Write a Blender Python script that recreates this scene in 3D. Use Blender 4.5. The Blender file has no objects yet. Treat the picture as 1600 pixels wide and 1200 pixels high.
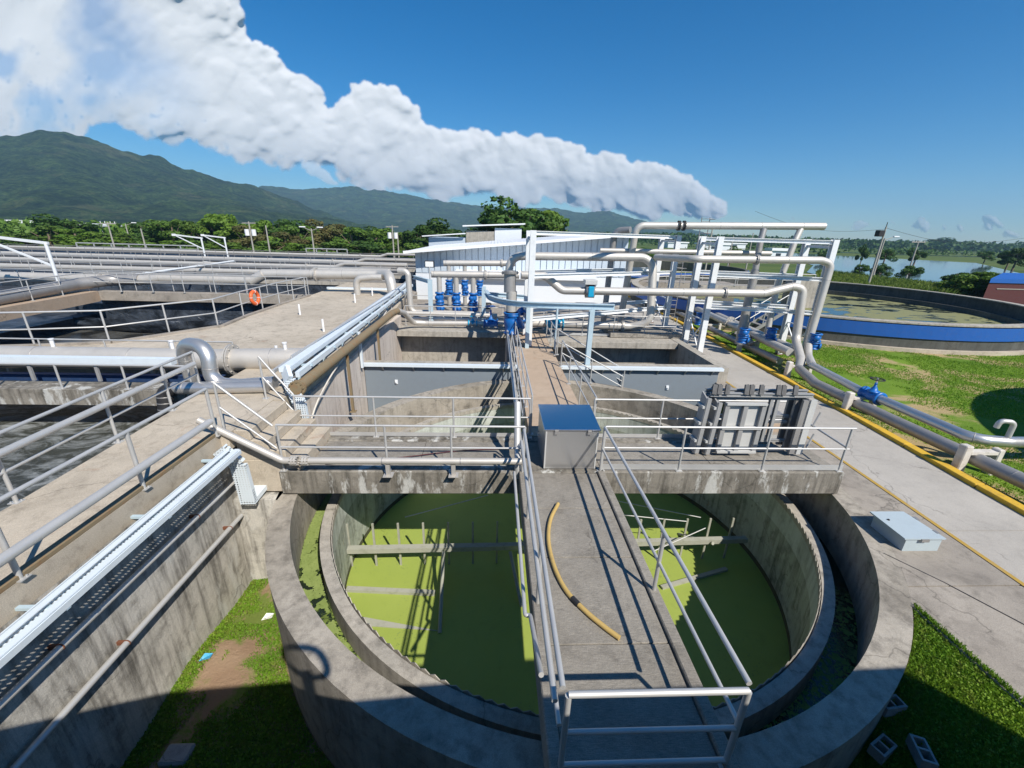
import bpy, bmesh, math, random
import numpy as np
from mathutils import Vector, Matrix, noise
random.seed(7); rng = np.random.default_rng(7)
S = bpy.context.scene
COL = S.collection
R_ = math.radians

# ------------------------------------------------------------------ camera
FPX, PITCH, ROLL, YAW = 648.05, .347917, -.0291565, .049131
CAMZ = 4.8
_cp, _sp = math.cos(PITCH), math.sin(PITCH); _cr, _sr = math.cos(ROLL), math.sin(ROLL); _cy, _sy = math.cos(YAW), math.sin(YAW)
_f = np.array([_sy*_cp, _cy*_cp, -_sp]); _r = np.array([_cy, -_sy, 0.]); _d = np.cross(_f, _r)
CR = _cr*_r+_sr*_d; CD = -_sr*_r+_cr*_d; CF = _f
cam_d = bpy.data.cameras.new('camera'); cam = bpy.data.objects.new('camera', cam_d); COL.objects.link(cam)
m = Matrix.Identity(4)
for i in range(3):
    m[i][0] = CR[i]; m[i][1] = -CD[i]; m[i][2] = -CF[i]
m[0][3] = 0; m[1][3] = 0; m[2][3] = CAMZ
cam.matrix_world = m
cam_d.sensor_width = 36; cam_d.lens = 36*FPX/1600; cam_d.clip_start = .05; cam_d.clip_end = 30000
S.camera = cam
# ------------------------------------------------------------------ light
SUNV = Vector((-.545, .835, -1.0)).normalized()          # the way the light travels
w = bpy.data.worlds.new('World'); S.world = w; w.use_nodes = True
nt = w.node_tree; nt.nodes.clear()
sk = nt.nodes.new('ShaderNodeTexSky'); sk.sky_type = 'NISHITA'; sk.sun_disc = False
sk.sun_elevation = math.asin(-SUNV.z); sk.sun_rotation = math.atan2(-SUNV.x, -SUNV.y)
sk.air_density = 1.0; sk.dust_density = .05; sk.ozone_density = 4.2; sk.altitude = 50
hs = nt.nodes.new('ShaderNodeHueSaturation'); hs.inputs['Saturation'].default_value = 1.42; hs.inputs['Hue'].default_value = .495
bg = nt.nodes.new('ShaderNodeBackground'); bg.inputs[1].default_value = .079
wo = nt.nodes.new('ShaderNodeOutputWorld')
nt.links.new(sk.outputs[0], hs.inputs['Color']); tint = nt.nodes.new('ShaderNodeMix'); tint.data_type = 'RGBA'; tint.blend_type = 'MULTIPLY'; tint.inputs[0].default_value = 1; tint.inputs[7].default_value = (.80, .96, 1.06, 1)
nt.links.new(hs.outputs[0], tint.inputs[6]); nt.links.new(tint.outputs[2], bg.inputs[0]); nt.links.new(bg.outputs[0], wo.inputs[0])
sd = bpy.data.lights.new('sun', 'SUN'); sd.energy = 4.6; sd.angle = R_(.53); sd.color = (1, .94, .845)
sun = bpy.data.objects.new('sun', sd); COL.objects.link(sun); sun.rotation_mode = 'QUATERNION'
sun.rotation_quaternion = SUNV.to_track_quat('-Z', 'Y'); sun.location = (10, -20, 40)
S.view_settings.view_transform = 'Standard'; S.view_settings.look = 'None'; S.view_settings.exposure = .45; S.view_settings.gamma = 1
S.cycles.max_bounces = 6; S.cycles.diffuse_bounces = 3; S.cycles.glossy_bounces = 3; S.cycles.transparent_max_bounces = 12
S.cycles.volume_bounces = 0; S.cycles.use_denoising = True; S.cycles.caustics_reflective = False; S.cycles.caustics_refractive = False
S.cycles.sample_clamp_indirect = 6

# ------------------------------------------------------------------ where a measured sight line meets a plane of the site
def ray(p):
    return CR*((p[0]-800)/FPX)+CD*((p[1]-600)/FPX)+CF
def PZ(x, y, z):
    r = ray((x, y)); t = (z-CAMZ)/r[2]; return (float(r[0]*t), float(r[1]*t), float(z))
def PY(x, y, Y):
    r = ray((x, y)); t = Y/r[1]; return (float(r[0]*t), float(Y), float(r[2]*t+CAMZ))
def PX(x, y, X):
    r = ray((x, y)); t = X/r[0]; return (float(X), float(r[1]*t), float(r[2]*t+CAMZ))

# ------------------------------------------------------------------ materials
class NT:
    def __init__(s, name):
        s.m = bpy.data.materials.new(name); s.m.use_nodes = True; s.t = s.m.node_tree
        s.b = s.t.nodes['Principled BSDF']; s.pos = s.t.nodes.new('ShaderNodeNewGeometry').outputs['Position']
    def n(s, k): return s.t.nodes.new(k)
    def l(s, a, b): s.t.links.new(a, b)
    def noise(s, scale, detail=4, rough=.55, stretch=None, dist=0, coord=None):
        c = coord or s.pos
        if stretch:
            mp = s.n('ShaderNodeMapping'); mp.inputs['Scale'].default_value = stretch; s.l(c, mp.inputs[0]); c = mp.outputs[0]
        k = s.n('ShaderNodeTexNoise'); k.inputs['Scale'].default_value = scale; k.inputs['Detail'].default_value = detail
        k.inputs['Roughness'].default_value = rough; k.inputs['Distortion'].default_value = dist
        s.l(c, k.inputs['Vector']); return k.outputs['Fac']
    def ramp(s, fac, stops):
        r = s.n('ShaderNodeValToRGB'); e = r.color_ramp.elements
        while len(e) < len(stops): e.new(.5)
        for k, (p, c) in zip(e, stops):
            k.position = p; k.color = c if isinstance(c, tuple) and len(c) == 4 else ((*c, 1) if isinstance(c, tuple) else (c, c, c, 1))
        s.l(fac, r.inputs[0]); return r.outputs[0]
    def mix(s, fac, a, b, mode='MIX'):
        k = s.n('ShaderNodeMix'); k.data_type = 'RGBA'; k.blend_type = mode
        for v, i in ((fac, 0), (a, 6), (b, 7)):
            if hasattr(v, 'links'): s.l(v, k.inputs[i])
            elif i == 0: k.inputs[0].default_value = v
            else: k.inputs[i].default_value = (*v, 1)
        return k.outputs[2]
    def math(s, op, a, b=0.):
        k = s.n('ShaderNodeMath'); k.operation = op
        for v, i in ((a, 0), (b, 1)):
            if hasattr(v, 'links'): s.l(v, k.inputs[i])
            else: k.inputs[i].default_value = v
        return k.outputs[0]
    def col(s, c):
        if hasattr(c, 'links'): s.l(c, s.b.inputs['Base Color'])
        else: s.b.inputs['Base Color'].default_value = (*c, 1)
    def set(s, rough=.6, metal=0., spec=.5):
        if hasattr(rough, 'links'): s.l(rough, s.b.inputs['Roughness'])
        else: s.b.inputs['Roughness'].default_value = rough
        s.b.inputs['Metallic'].default_value = metal; s.b.inputs['Specular IOR Level'].default_value = spec
    def bump(s, h, strength=.3, dist=.02):
        k = s.n('ShaderNodeBump'); k.inputs['Strength'].default_value = strength; k.inputs['Distance'].default_value = dist
        s.l(h, k.inputs['Height']); s.l(k.outputs[0], s.b.inputs['Normal'])

def concrete(name, a, b, stain=(.05, .045, .038), st=.5, streak=.4, big=.45, rust=0., bumps=.25, lime=0., broom=0., crack=.5):
    k = NT(name)
    c = k.mix(k.ramp(k.noise(big, 6, .6), [(.3, 0.), (.7, 1.)]), a, b)
    c = k.mix(k.math('MULTIPLY', k.ramp(k.noise(3.5, 8, .7), [(.5, 0.), (.72, 1.)]), st), c, stain)
    c = k.mix(k.math('MULTIPLY', k.ramp(k.noise(1.1, 8, .65, dist=.6), [(.52, 0.), (.68, 1.)]), st*.7), c, tuple(x*.5 for x in a))
    if streak:
        c = k.mix(k.math('MULTIPLY', k.ramp(k.noise(2.2, 7, .65, stretch=(2.6, 2.6, .22)), [(.46, 0.), (.68, 1.)]), streak), c, stain)
    if lime:
        c = k.mix(k.math('MULTIPLY', k.ramp(k.noise(1.3, 7, .7, stretch=(1.5, 1.5, .5)), [(.54, 0.), (.6, 1.)]), lime), c, (.55, .55, .52))
    if rust:
        c = k.mix(k.math('MULTIPLY', k.ramp(k.noise(1.6, 6, .7, dist=1.), [(.62, 0.), (.72, 1.)]), rust), c, (.3, .11, .04))
    if crack:
        wp = k.n('ShaderNodeVectorMath'); wp.operation = 'ADD'; nn_ = k.n('ShaderNodeTexNoise'); nn_.inputs['Scale'].default_value = 1.6; nn_.inputs['Detail'].default_value = 6; k.l(k.pos, nn_.inputs['Vector'])
        sc_ = k.n('ShaderNodeVectorMath'); sc_.operation = 'SCALE'; sc_.inputs['Scale'].default_value = .9; k.l(nn_.outputs['Color'], sc_.inputs[0]); k.l(k.pos, wp.inputs[0]); k.l(sc_.outputs[0], wp.inputs[1])
        vo_ = k.n('ShaderNodeTexVoronoi'); vo_.feature = 'DISTANCE_TO_EDGE'; vo_.inputs['Scale'].default_value = .38; k.l(wp.outputs[0], vo_.inputs['Vector'])
        c = k.mix(k.math('MULTIPLY', k.ramp(vo_.outputs['Distance'], [(.0, 1.), (.006, 0.)]), k.math('MULTIPLY', k.ramp(k.noise(.6, 3), [(.45, 0.), (.55, 1.)]), crack)), c, (.03, .027, .022))
    if broom:
        c = k.mix(broom, c, k.ramp(k.noise(9, 5, .8, stretch=(1., 14., 1.)), [(.35, .15), (.65, .8)]), 'OVERLAY')
    sp = k.noise(75, 4, .85)
    c = k.mix(.55, c, k.ramp(sp, [(.3, .25), (.7, .75)]), 'OVERLAY')
    k.col(c); k.set(.9, spec=.25)
    k.bump(k.math('ADD', k.noise(25, 8, .75), k.math('MULTIPLY', k.noise(2.5, 6, .6), 2.)), bumps, .02)
    return k.m

def paint(name, c, rough=.45, dirt=.25, metal=0., spec=.5, dcol=(.12, .09, .06)):
    k = NT(name)
    f = k.math('MULTIPLY', k.ramp(k.noise(5, 6, .7), [(.5, 0.), (.75, 1.)]), dirt)
    k.col(k.mix(f, c, dcol)); k.set(k.ramp(k.noise(12, 4), [(.3, rough*.8), (.7, min(1, rough*1.3))]), metal, spec)
    k.bump(k.noise(40, 3), .06, .004); return k.m

def steel(name, c, rough, metal=.85, var=.25):
    k = NT(name)
    k.col(k.mix(k.math('MULTIPLY', k.ramp(k.noise(3.5, 6, .65), [(.45, 0.), (.75, 1.)]), var), c, tuple(x*.5 for x in c)))
    k.set(k.ramp(k.noise(2, 3, .5), [(.3, rough*.9), (.7, rough*1.12)]), metal); return k.m

M = {}
M['deck'] = concrete('walkway_concrete', (.225, .205, .175), (.33, .305, .265), st=.4, streak=0, big=.5, bumps=.6, broom=.45)
M['tan'] = concrete('tan_concrete', (.40, .30, .215), (.46, .36, .27), st=.2, streak=0, rust=.2)
M['plaza'] = concrete('pale_deck_concrete', (.42, .365, .29), (.53, .465, .375), stain=(.13, .105, .08), st=.45, streak=0, rust=.4, big=.5)
M['apron'] = concrete('apron_concrete', (.27, .24, .205), (.38, .34, .29), st=.45, streak=0, big=.6)
M['road'] = concrete('road_concrete', (.36, .335, .30), (.45, .42, .375), stain=(.13, .12, .11), st=.2, streak=0, big=.4)
M['wall'] = concrete('stained_wall_concrete', (.40, .375, .32), (.58, .555, .505), st=.6, streak=.75, lime=.4, bumps=.45)
M['pinkwall'] = concrete('pinkish_wall_concrete', (.58, .51, .45), (.66, .60, .54), stain=(.2, .16, .12), st=.2, streak=.4, rust=.25)
M['beam'] = concrete('beam_concrete', (.17, .155, .13), (.30, .275, .235), stain=(.035, .032, .026), st=.6, streak=.7, lime=.75, big=.8, bumps=.4)
M['rim'] = concrete('rim_concrete', (.29, .26, .215), (.44, .40, .34), st=.6, streak=.35, big=.7, bumps=.45)
M['inner'] = concrete('painted_inner_concrete', (.30, .33, .28), (.44, .46, .40), stain=(.035, .035, .02), st=.7, streak=.6, lime=.15, rust=.5)
M['algae'] = concrete('waterline_algae', (.05, .055, .03), (.10, .10, .06), streak=0, st=.6)
M['paleband'] = concrete('pale_painted_band', (.44, .47, .43), (.56, .59, .55), stain=(.08, .08, .06), st=.4, streak=.4)
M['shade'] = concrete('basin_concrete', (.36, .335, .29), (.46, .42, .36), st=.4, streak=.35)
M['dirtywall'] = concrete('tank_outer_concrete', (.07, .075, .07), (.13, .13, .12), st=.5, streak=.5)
M['greypaint'] = paint('grey_blue_coating', (.20, .235, .27), .6, .12)
M['white'] = paint('white_steel_paint', (.74, .76, .77), .4, .15)
M['whitewall'] = paint('white_cladding_paint', (.72, .75, .78), .5, .08)
M['palewall'] = paint('pale_blue_cladding_paint', (.50, .57, .64), .5, .1)
M['pale'] = paint('pale_blue_steel_paint', (.44, .56, .63), .45, .15)
M['tray'] = paint('tray_paint', (.66, .73, .78), .4, .1)
M['blue'] = paint('valve_blue_paint', (.006, .13, .44), .4, .3)
M['cyan'] = paint('cyan_paint', (.01, .33, .55), .35, .1)
M['band'] = paint('tank_band_blue', (.012, .10, .40), .5, .15)
M['channel'] = paint('channel_blue', (.014, .04, .11), .6, .2)
M['yellow'] = paint('kerb_yellow_paint', (.62, .38, .03), .8, .6)
M['dullyellow'] = paint('worn_yellow_line', (.42, .27, .05), .8, .6, dcol=(.3, .27, .23))
M['saddle'] = paint('saddle_paint', (.62, .58, .52), .8, .45)
M['orange'] = paint('ring_orange', (.75, .13, .03), .5, .1)
M['hose'] = paint('hose_tan', (.52, .36, .12), .5, .3)
M['black'] = paint('black_rubber', (.02, .02, .022), .6, .1)
M['liner'] = NT('black_liner'); _k = M['liner']; _k.col(_k.ramp(_k.noise(.9, 6, .6, dist=1.2), [(.35, (.012, .016, .022)), (.7, (.075, .09, .115))])); _k.set(.36); _k.bump(_k.noise(1.6, 5, .55, dist=1.5), .9, .12); M['liner'] = _k.m
M['rail'] = steel('rail_steel', (.56, .555, .54), .5, .4, .2)
M['pipe'] = steel('pipe_stainless', (.56, .53, .485), .5, .38, .2)
M['pipedark'] = steel('pipe_dull_stainless', (.34, .33, .32), .5, .4, .25)
M['bright'] = steel('bright_stainless', (.60, .59, .575), .34, .75, .1)
k = NT('cabinet_lid_steel'); k.col((.60, .62, .65)); k.set(.16, 1.); M['lidsteel'] = k.m
k = NT('brushed_box_steel'); k.col((.62, .62, .62)); k.set(.3, .8); M['boxsteel'] = k.m
M['boxtop'] = paint('cabinet_lid_paint', (.43, .50, .53), .4, .1)
M['gate'] = steel('gate_steel', (.38, .38, .375), .6, .3, .3)
M['lugpaint'] = paint('dull_grey_lug_paint', (.10, .10, .10), .8, .3)
M['gatelight'] = steel('gate_plate', (.58, .58, .56), .6, .25, .1)
M['rust'] = paint('rusty_pipe', (.22, .17, .10), .7, .8, dcol=(.27, .11, .03))
M['rustspot'] = paint('rust_bracket', (.16, .06, .03), .8, .3)
M['roof'] = paint('white_roof_sheet', (.80, .81, .82), .45, .08)
M['redbrown'] = paint('maroon_wall', (.085, .018, .02), .6, .2)
M['timber'] = paint('weathered_scraper', (.36, .36, .30), .7, .6, dcol=(.2, .2, .14))
M['glassgrey'] = paint('dark_glass', (.03, .04, .05), .2, 0)
M['lamp'] = paint('lamp_white', (.8, .8, .8), .4, 0)
M['wood'] = paint('utility_pole', (.36, .34, .30), .8, .3)
M['paper'] = paint('litter_white', (.8, .8, .76), .8, .1)
M['litterblue'] = paint('litter_blue', (.05, .35, .6), .6, .1)
M['block'] = concrete('cinder_block', (.3, .29, .28), (.36, .35, .34), streak=0)
# perforated tray side
for nm_, scl in (('perf', (1, 1, 0)), ('perfv', (1, 0, 1))):
    k = NT('perforated_tray_paint'); mp = k.n('ShaderNodeMapping'); mp.inputs['Scale'].default_value = scl; k.l(k.pos, mp.inputs[0])
    vo = k.n('ShaderNodeTexVoronoi'); vo.inputs['Scale'].default_value = 19; vo.inputs['Randomness'].default_value = 0.; k.l(mp.outputs[0], vo.inputs['Vector'])
    k.col((.66, .73, .78)); k.set(.45); k.l(k.ramp(vo.outputs['Distance'], [(.27, 0.), (.31, 1.)]), k.b.inputs['Alpha']); M[nm_] = k.m
# tread: corrugated cladding is geometry
# water kinds
k = NT('duckweed_green_water')
c = k.mix(k.ramp(k.noise(.8, 5, .6), [(.3, 0.), (.75, 1.)]), (.32, .385, .085), (.37, .43, .105))
c = k.mix(k.ramp(k.noise(150, 2, .8), [(.3, 0.), (.7, .6)]), c, (.20, .29, .03))
c = k.mix(k.ramp(k.noise(1.7, 9, .72, dist=1.5), [(.55, 0.), (.75, .35)]), c, (.17, .22, .05)); c = k.mix(k.ramp(k.noise(26, 5, .8), [(.66, 0.), (.72, .6)]), c, (.38, .40, .2))
k.col(c); k.set(.6, spec=.35); k.bump(k.noise(120, 3), .3, .012); M['duckweed'] = k.m
k = NT('channel_water')
f = k.ramp(k.noise(9, 8, .75, dist=.6), [(.47, 0.), (.53, 1.)]); g = k.ramp(k.noise(.35, 3, .5), [(.42, 1.), (.52, 0.)])
k.col(k.mix(k.math('MULTIPLY', f, g), (.012, .022, .012), (.20, .27, .05))); k.set(k.ramp(k.math('MULTIPLY', f, g), [(0., .08), (1., .8)])); k.bump(k.noise(60, 3), .2, .01); M['channelwater'] = k.m
k = NT('foamy_aeration_water')
f = k.ramp(k.noise(.8, 10, .72, stretch=(1., 1.8, 1.), dist=2.2), [(.45, 0.), (.62, 1.)])
c = k.mix(f, (.05, .053, .042), (.34, .36, .36)); c = k.mix(k.ramp(k.noise(.25, 3), [(.4, 0.), (.65, .4)]), c, (.05, .055, .05))
k.col(c); k.set(.35); k.bump(k.noise(2.2, 9, .7, dist=1.), .8, .12); M['foam'] = k.m
k = NT('settling_tank_water')
f = k.ramp(k.noise(.32, 7, .6, stretch=(1., 1.6, 1.), dist=1.2), [(.44, 0.), (.5, 1.)])
k.col(k.mix(f, (.02, .03, .025), (.21, .21, .09))); k.set(k.ramp(f, [(0., .06), (1., .8)])); M['tankwater'] = k.m
k = NT('lake_water'); k.col((.10, .15, .19)); k.set(.05); k.bump(k.noise(.8, 4), .03, .05); M['lake'] = k.m
k = NT('dark_tank_water'); k.col(k.ramp(k.noise(.4, 7, .65, dist=1.), [(.4, (.02, .02, .018)), (.7, (.16, .16, .15))])); k.set(.25); k.bump(k.noise(2, 5), .3, .05); M['darkwater'] = k.m
# vegetation
def leafmat(name, a, b, c3, sc=.5, trans=.25):
    k = NT(name); c = k.mix(k.ramp(k.noise(sc, 4), [(.35, 0.), (.65, 1.)]), a, b)
    oi = k.n('ShaderNodeObjectInfo'); 
    c = k.mix(k.ramp(k.noise(sc*9, 3, .7), [(.5, 0.), (.75, .8)]), c, c3)
    h = k.n('ShaderNodeHueSaturation'); k.l(c, h.inputs['Color']); k.l(k.math('ADD', k.math('MULTIPLY', oi.outputs['Random'], .4), .8), h.inputs['Value'])
    k.col(h.outputs[0]); k.set(.6, spec=.25)
    tr = k.n('ShaderNodeBsdfTranslucent'); k.l(h.outputs[0], tr.inputs[0]); mx = k.n('ShaderNodeMixShader'); mx.inputs[0].default_value = trans
    k.l(k.b.outputs[0], mx.inputs[1]); k.l(tr.outputs[0], mx.inputs[2]); k.l(mx.outputs[0], k.t.nodes['Material Output'].inputs[0]); return k.m
M['leaf_dark'] = leafmat('leaf_dark', (.035, .085, .018), (.065, .13, .025), (.10, .16, .025))
M['leaf_mid'] = leafmat('leaf_mid', (.08, .16, .025), (.13, .21, .03), (.05, .10, .02))
M['leaf_bright'] = leafmat('leaf_bright', (.10, .19, .02), (.15, .24, .03), (.06, .12, .02))
M['leaf_brown'] = leafmat('leaf_brown', (.15, .13, .045), (.11, .14, .04), (.20, .12, .05))
M['grass'] = leafmat('grass_blades', (.13, .27, .02), (.21, .35, .03), (.30, .32, .07), .8, .35)
M['fieldgrass'] = leafmat('field_grass', (.09, .16, .02), (.17, .24, .035), (.24, .24, .07), .12, .25)
M['floatleaf'] = leafmat('float_leaf', (.26, .34, .10), (.34, .42, .14), (.16, .22, .05), 2., .1)
M['bark'] = paint('bark', (.16, .12, .085), .9, .4)
k = NT('ground_turf')
pxn = k.n('ShaderNodeSeparateXYZ'); k.l(k.pos, pxn.inputs[0])
c = k.mix(k.ramp(k.noise(.35, 7, .65), [(.35, 0.), (.65, 1.)]), (.10, .19, .02), (.17, .27, .03))
c = k.mix(k.ramp(k.noise(.3, 9, .68, dist=.4), [(.51, 0.), (.58, .9)]), c, (.45, .33, .18))
far = k.mix(k.ramp(k.noise(.012, 8, .65, stretch=(1., 4., 1.)), [(.38, 0.), (.6, 1.)]), (.05, .09, .025), (.115, .15, .04))
far = k.mix(k.ramp(k.noise(.03, 6, .6, stretch=(1., 3., 1.)), [(.6, 0.), (.68, .7)]), far, (.22, .20, .10))
dl = k.n('ShaderNodeVectorMath'); dl.operation = 'LENGTH'; k.l(k.pos, dl.inputs[0])
mr = k.n('ShaderNodeMapRange'); mr.inputs[1].default_value = 45; mr.inputs[2].default_value = 110; k.l(dl.outputs['Value'], mr.inputs[0])
k.col(k.mix(mr.outputs[0], c, far)); k.set(.95, spec=.15); k.bump(k.noise(9, 8, .8), .8, .06); M['turf'] = k.m
k = NT('pit_soil')
c = k.mix(k.ramp(k.noise(1.0, 6, .6), [(.4, 0.), (.6, 1.)]), (.30, .20, .13), (.38, .27, .18))
k.col(k.mix(k.ramp(k.noise(1.3, 9, .7, dist=.5), [(.47, 0.), (.56, .9)]), c, (.15, .22, .04))); k.set(.95, spec=.1); k.bump(k.noise(14, 8, .8), .8, .05); M['soil'] = k.m
def hillmat(name, a, b, c3, sc):
    k = NT(name)
    c = k.mix(k.ramp(k.noise(sc*7, 8, .75), [(.38, 0.), (.62, 1.)]), a, b)
    c = k.mix(k.ramp(k.noise(sc, 10, .72), [(.40, 0.), (.6, .75)]), c, tuple(x*.45 for x in a))
    c = k.mix(k.ramp(k.noise(sc*.5, 9, .75, dist=.8), [(.55, 0.), (.66, .6)]), c, c3)
    k.col(c); k.set(1., spec=.05); k.bump(k.math('ADD', k.noise(sc*7, 8, .8), k.math('MULTIPLY', k.noise(sc*1.2, 6, .6), 3.)), 1., 22.); return k.m
M['hill'] = hillmat('forested_hill', (.018, .055, .016), (.15, .235, .06), (.24, .25, .10), .018)

# ------------------------------------------------------------------ mesh helpers
def V(*a): return Vector(a[0] if len(a) == 1 else a)
class MB:
    def __init__(s): s.v = []; s.f = []; s.sm = []
    def add(s, vs, fs, smooth=False):
        o = len(s.v); s.v += [tuple(x) for x in vs]; s.f += [tuple(i+o for i in f) for f in fs]; s.sm += [smooth]*len(fs); return s
    def box(s, x0, x1, y0, y1, z0, z1):
        return s.add([(x0, y0, z0), (x1, y0, z0), (x1, y1, z0), (x0, y1, z0), (x0, y0, z1), (x1, y0, z1), (x1, y1, z1), (x0, y1, z1)],
                     [(0, 3, 2, 1), (4, 5, 6, 7), (0, 1, 5, 4), (1, 2, 6, 5), (2, 3, 7, 6), (3, 0, 4, 7)])
    def bar(s, p, q, w, h, up=(0, 0, 1)):
        p, q, up = V(p), V(q), V(up); d = (q-p).normalized(); x = d.cross(up)
        if x.length < 1e-4: x = d.cross(V(1, 0, 0))
        x.normalize(); u = x.cross(d).normalized(); vs = []
        for c in (p, q):
            for a, b in ((-1, -1), (1, -1), (1, 1), (-1, 1)): vs.append(c+x*a*w/2+u*b*h/2)
        return s.add(vs, [(0, 1, 2, 3), (7, 6, 5, 4), (0, 4, 5, 1), (1, 5, 6, 2), (2, 6, 7, 3), (3, 7, 4, 0)])
    def ibeam(s, p, q, w, h, t=.02, up=(0, 0, 1)):
        p, q, up = V(p), V(q), V(up); d = (q-p).normalized(); x = d.cross(up)
        if x.length < 1e-4: x = d.cross(V(1, 0, 0)); 
        x.normalize(); u = x.cross(d).normalized()
        s.bar(p+u*(h/2-t/2), q+u*(h/2-t/2), w, t, u); s.bar(p-u*(h/2-t/2), q-u*(h/2-t/2), w, t, u); return s.bar(p, q, t, h-2*t, u)
    def tube(s, path, r, n=12, cap=True, rs=None):
        path = [V(p) for p in path]; N = len(path); rings = []; t = (path[1]-path[0]).normalized()
        x = t.orthogonal().normalized()
        for i, p in enumerate(path):
            if i == 0: tt = (path[1]-path[0])
            elif i == N-1: tt = (path[-1]-path[-2])
            else: tt = (path[i+1]-p).normalized()+(p-path[i-1]).normalized()
            tt.normalize(); x = (x-tt*x.dot(tt)).normalized(); y = tt.cross(x); rr = rs[i] if rs else r
            k = 1.
            if 0 < i < N-1:
                cs = max(.5, (path[i+1]-p).normalized().dot(tt)); k = 1/cs
            rings.append([p+(x*math.cos(a)+y*math.sin(a))*rr for a in [2*math.pi*j/n for j in range(n)]])
        vs = [v for r_ in rings for v in r_]; fs = [(i*n+j, i*n+(j+1) % n, (i+1)*n+(j+1) % n, (i+1)*n+j) for i in range(N-1) for j in range(n)]
        s.add(vs, fs, True)
        if cap: s.add(rings[0], [tuple(reversed(range(n)))]); s.add(rings[-1], [tuple(range(n))])
        return s
    def cyl(s, p, q, r, n=14): return s.tube([p, q], r, n)
    def lathe(s, prof, base=(0, 0, 0), axis=(0, 0, 1), n=16, smooth=True):
        ax = V(axis).normalized(); x = ax.orthogonal().normalized(); y = ax.cross(x); b = V(base); vs = []
        for r, h in prof: vs += [b+ax*h+(x*math.cos(2*math.pi*j/n)+y*math.sin(2*math.pi*j/n))*max(r, 1e-4) for j in range(n)]
        fs = [(i*n+j, i*n+(j+1) % n, (i+1)*n+(j+1) % n, (i+1)*n+j) for i in range(len(prof)-1) for j in range(n)]
        return s.add(vs, fs, smooth)
    def ringwall(s, c, r0, r1, z0, z1, a0=0., a1=2*math.pi, n=96):
        full = abs(a1-a0-2*math.pi) < 1e-6; N = n if full else n+1; vs = []
        for i in range(N):
            a = a0+(a1-a0)*i/n; ca, sa = math.cos(a), math.sin(a)
            for r, z in ((r0, z0), (r1, z0), (r1, z1), (r0, z1)): vs.append((c[0]+r*ca, c[1]+r*sa, z))
        fs = []
        for i in range(n):
            j = (i+1) % N
            for k in range(4): fs.append((i*4+k, j*4+k, j*4+(k+1) % 4, i*4+(k+1) % 4))
        if not full: fs += [(3, 2, 1, 0), tuple(n*4+k for k in range(4))]
        return s.add(vs, fs)
    def disc(s, c, r, z, n=96):
        return s.add([(c[0]+r*math.cos(2*math.pi*i/n), c[1]+r*math.sin(2*math.pi*i/n), z) for i in range(n)], [tuple(range(n))])
    def prism(s, poly, z0, z1):
        n = len(poly); vs = [(x, y, z0) for x, y in poly]+[(x, y, z1) for x, y in poly]
        return s.add(vs, [tuple(reversed(range(n))), tuple(range(n, 2*n))]+[(i, (i+1) % n, n+(i+1) % n, n+i) for i in range(n)])
    def torus(s, c, R, r, axis=(0, 0, 1), n=24, k=8):
        ax = V(axis).normalized(); x = ax.orthogonal().normalized(); y = ax.cross(x); c = V(c); vs = []
        for i in range(n):
            a = 2*math.pi*i/n; d = x*math.cos(a)+y*math.sin(a)
            vs += [c+d*(R+r*math.cos(b))+ax*r*math.sin(b) for b in [2*math.pi*j/k for j in range(k)]]
        return s.add(vs, [(i*k+j, i*k+(j+1) % k, ((i+1) % n)*k+(j+1) % k, ((i+1) % n)*k+j) for i in range(n) for j in range(k)], True)

ORG = {}
def build(mb, name, mat, parent=None, org=None, bevel=0.):
    o3 = ORG[parent.name] if parent is not None else V(org if org is not None else _base(mb.v))
    me = bpy.data.meshes.new(name); me.from_pydata([(x-o3.x, y-o3.y, z-o3.z) for x, y, z in mb.v], [], mb.f)
    me.polygons.foreach_set('use_smooth', mb.sm); me.materials.append(M[mat] if isinstance(mat, str) else mat); me.update()
    if bevel:
        bm = bmesh.new(); bm.from_mesh(me); es = [e for e in bm.edges if len(e.link_faces) == 2 and e.calc_face_angle(0) > .9]
        bmesh.ops.bevel(bm, geom=es, offset=bevel, segments=1, affect='EDGES'); bm.to_mesh(me); bm.free()
    o = bpy.data.objects.new(name, me); COL.objects.link(o)
    if parent is not None: o.parent = parent
    else: o.location = o3
    ORG[o.name] = o3; return o
def _base(vs):
    a = np.array(vs); return (float((a[:, 0].min()+a[:, 0].max())/2), float((a[:, 1].min()+a[:, 1].max())/2), float(a[:, 2].min()))
def tag(o, label, cat, group=None, kind=None):
    if label: o['label'] = label
    if cat: o['category'] = cat
    if group: o['group'] = group
    if kind: o['kind'] = kind
    return o
LAB = set()
def thing(name, loc, label, cat, group=None):
    o = bpy.data.objects.new(name, None); COL.objects.link(o); o.location = loc; o.empty_display_size = .2; ORG[o.name] = V(loc)
    return tag(o, label, cat, group)
def struct(o): o['kind'] = 'structure'; return o
def link_mesh(name, me, parent, loc, rot=None):
    o = bpy.data.objects.new(name, me); COL.objects.link(o); o.parent = parent
    o.location = V(loc)-ORG[parent.name]; ORG[o.name] = V(loc)
    if rot: o.rotation_euler = rot
    return o
_cache = {}
def shared(key, fn, mat):
    if key not in _cache:
        mb = fn(); me = bpy.data.meshes.new(str(key[0])); me.from_pydata(mb.v, [], mb.f); me.polygons.foreach_set('use_smooth', mb.sm); me.materials.append(M[mat]); me.update(); _cache[key] = me
    return _cache[key]
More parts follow.
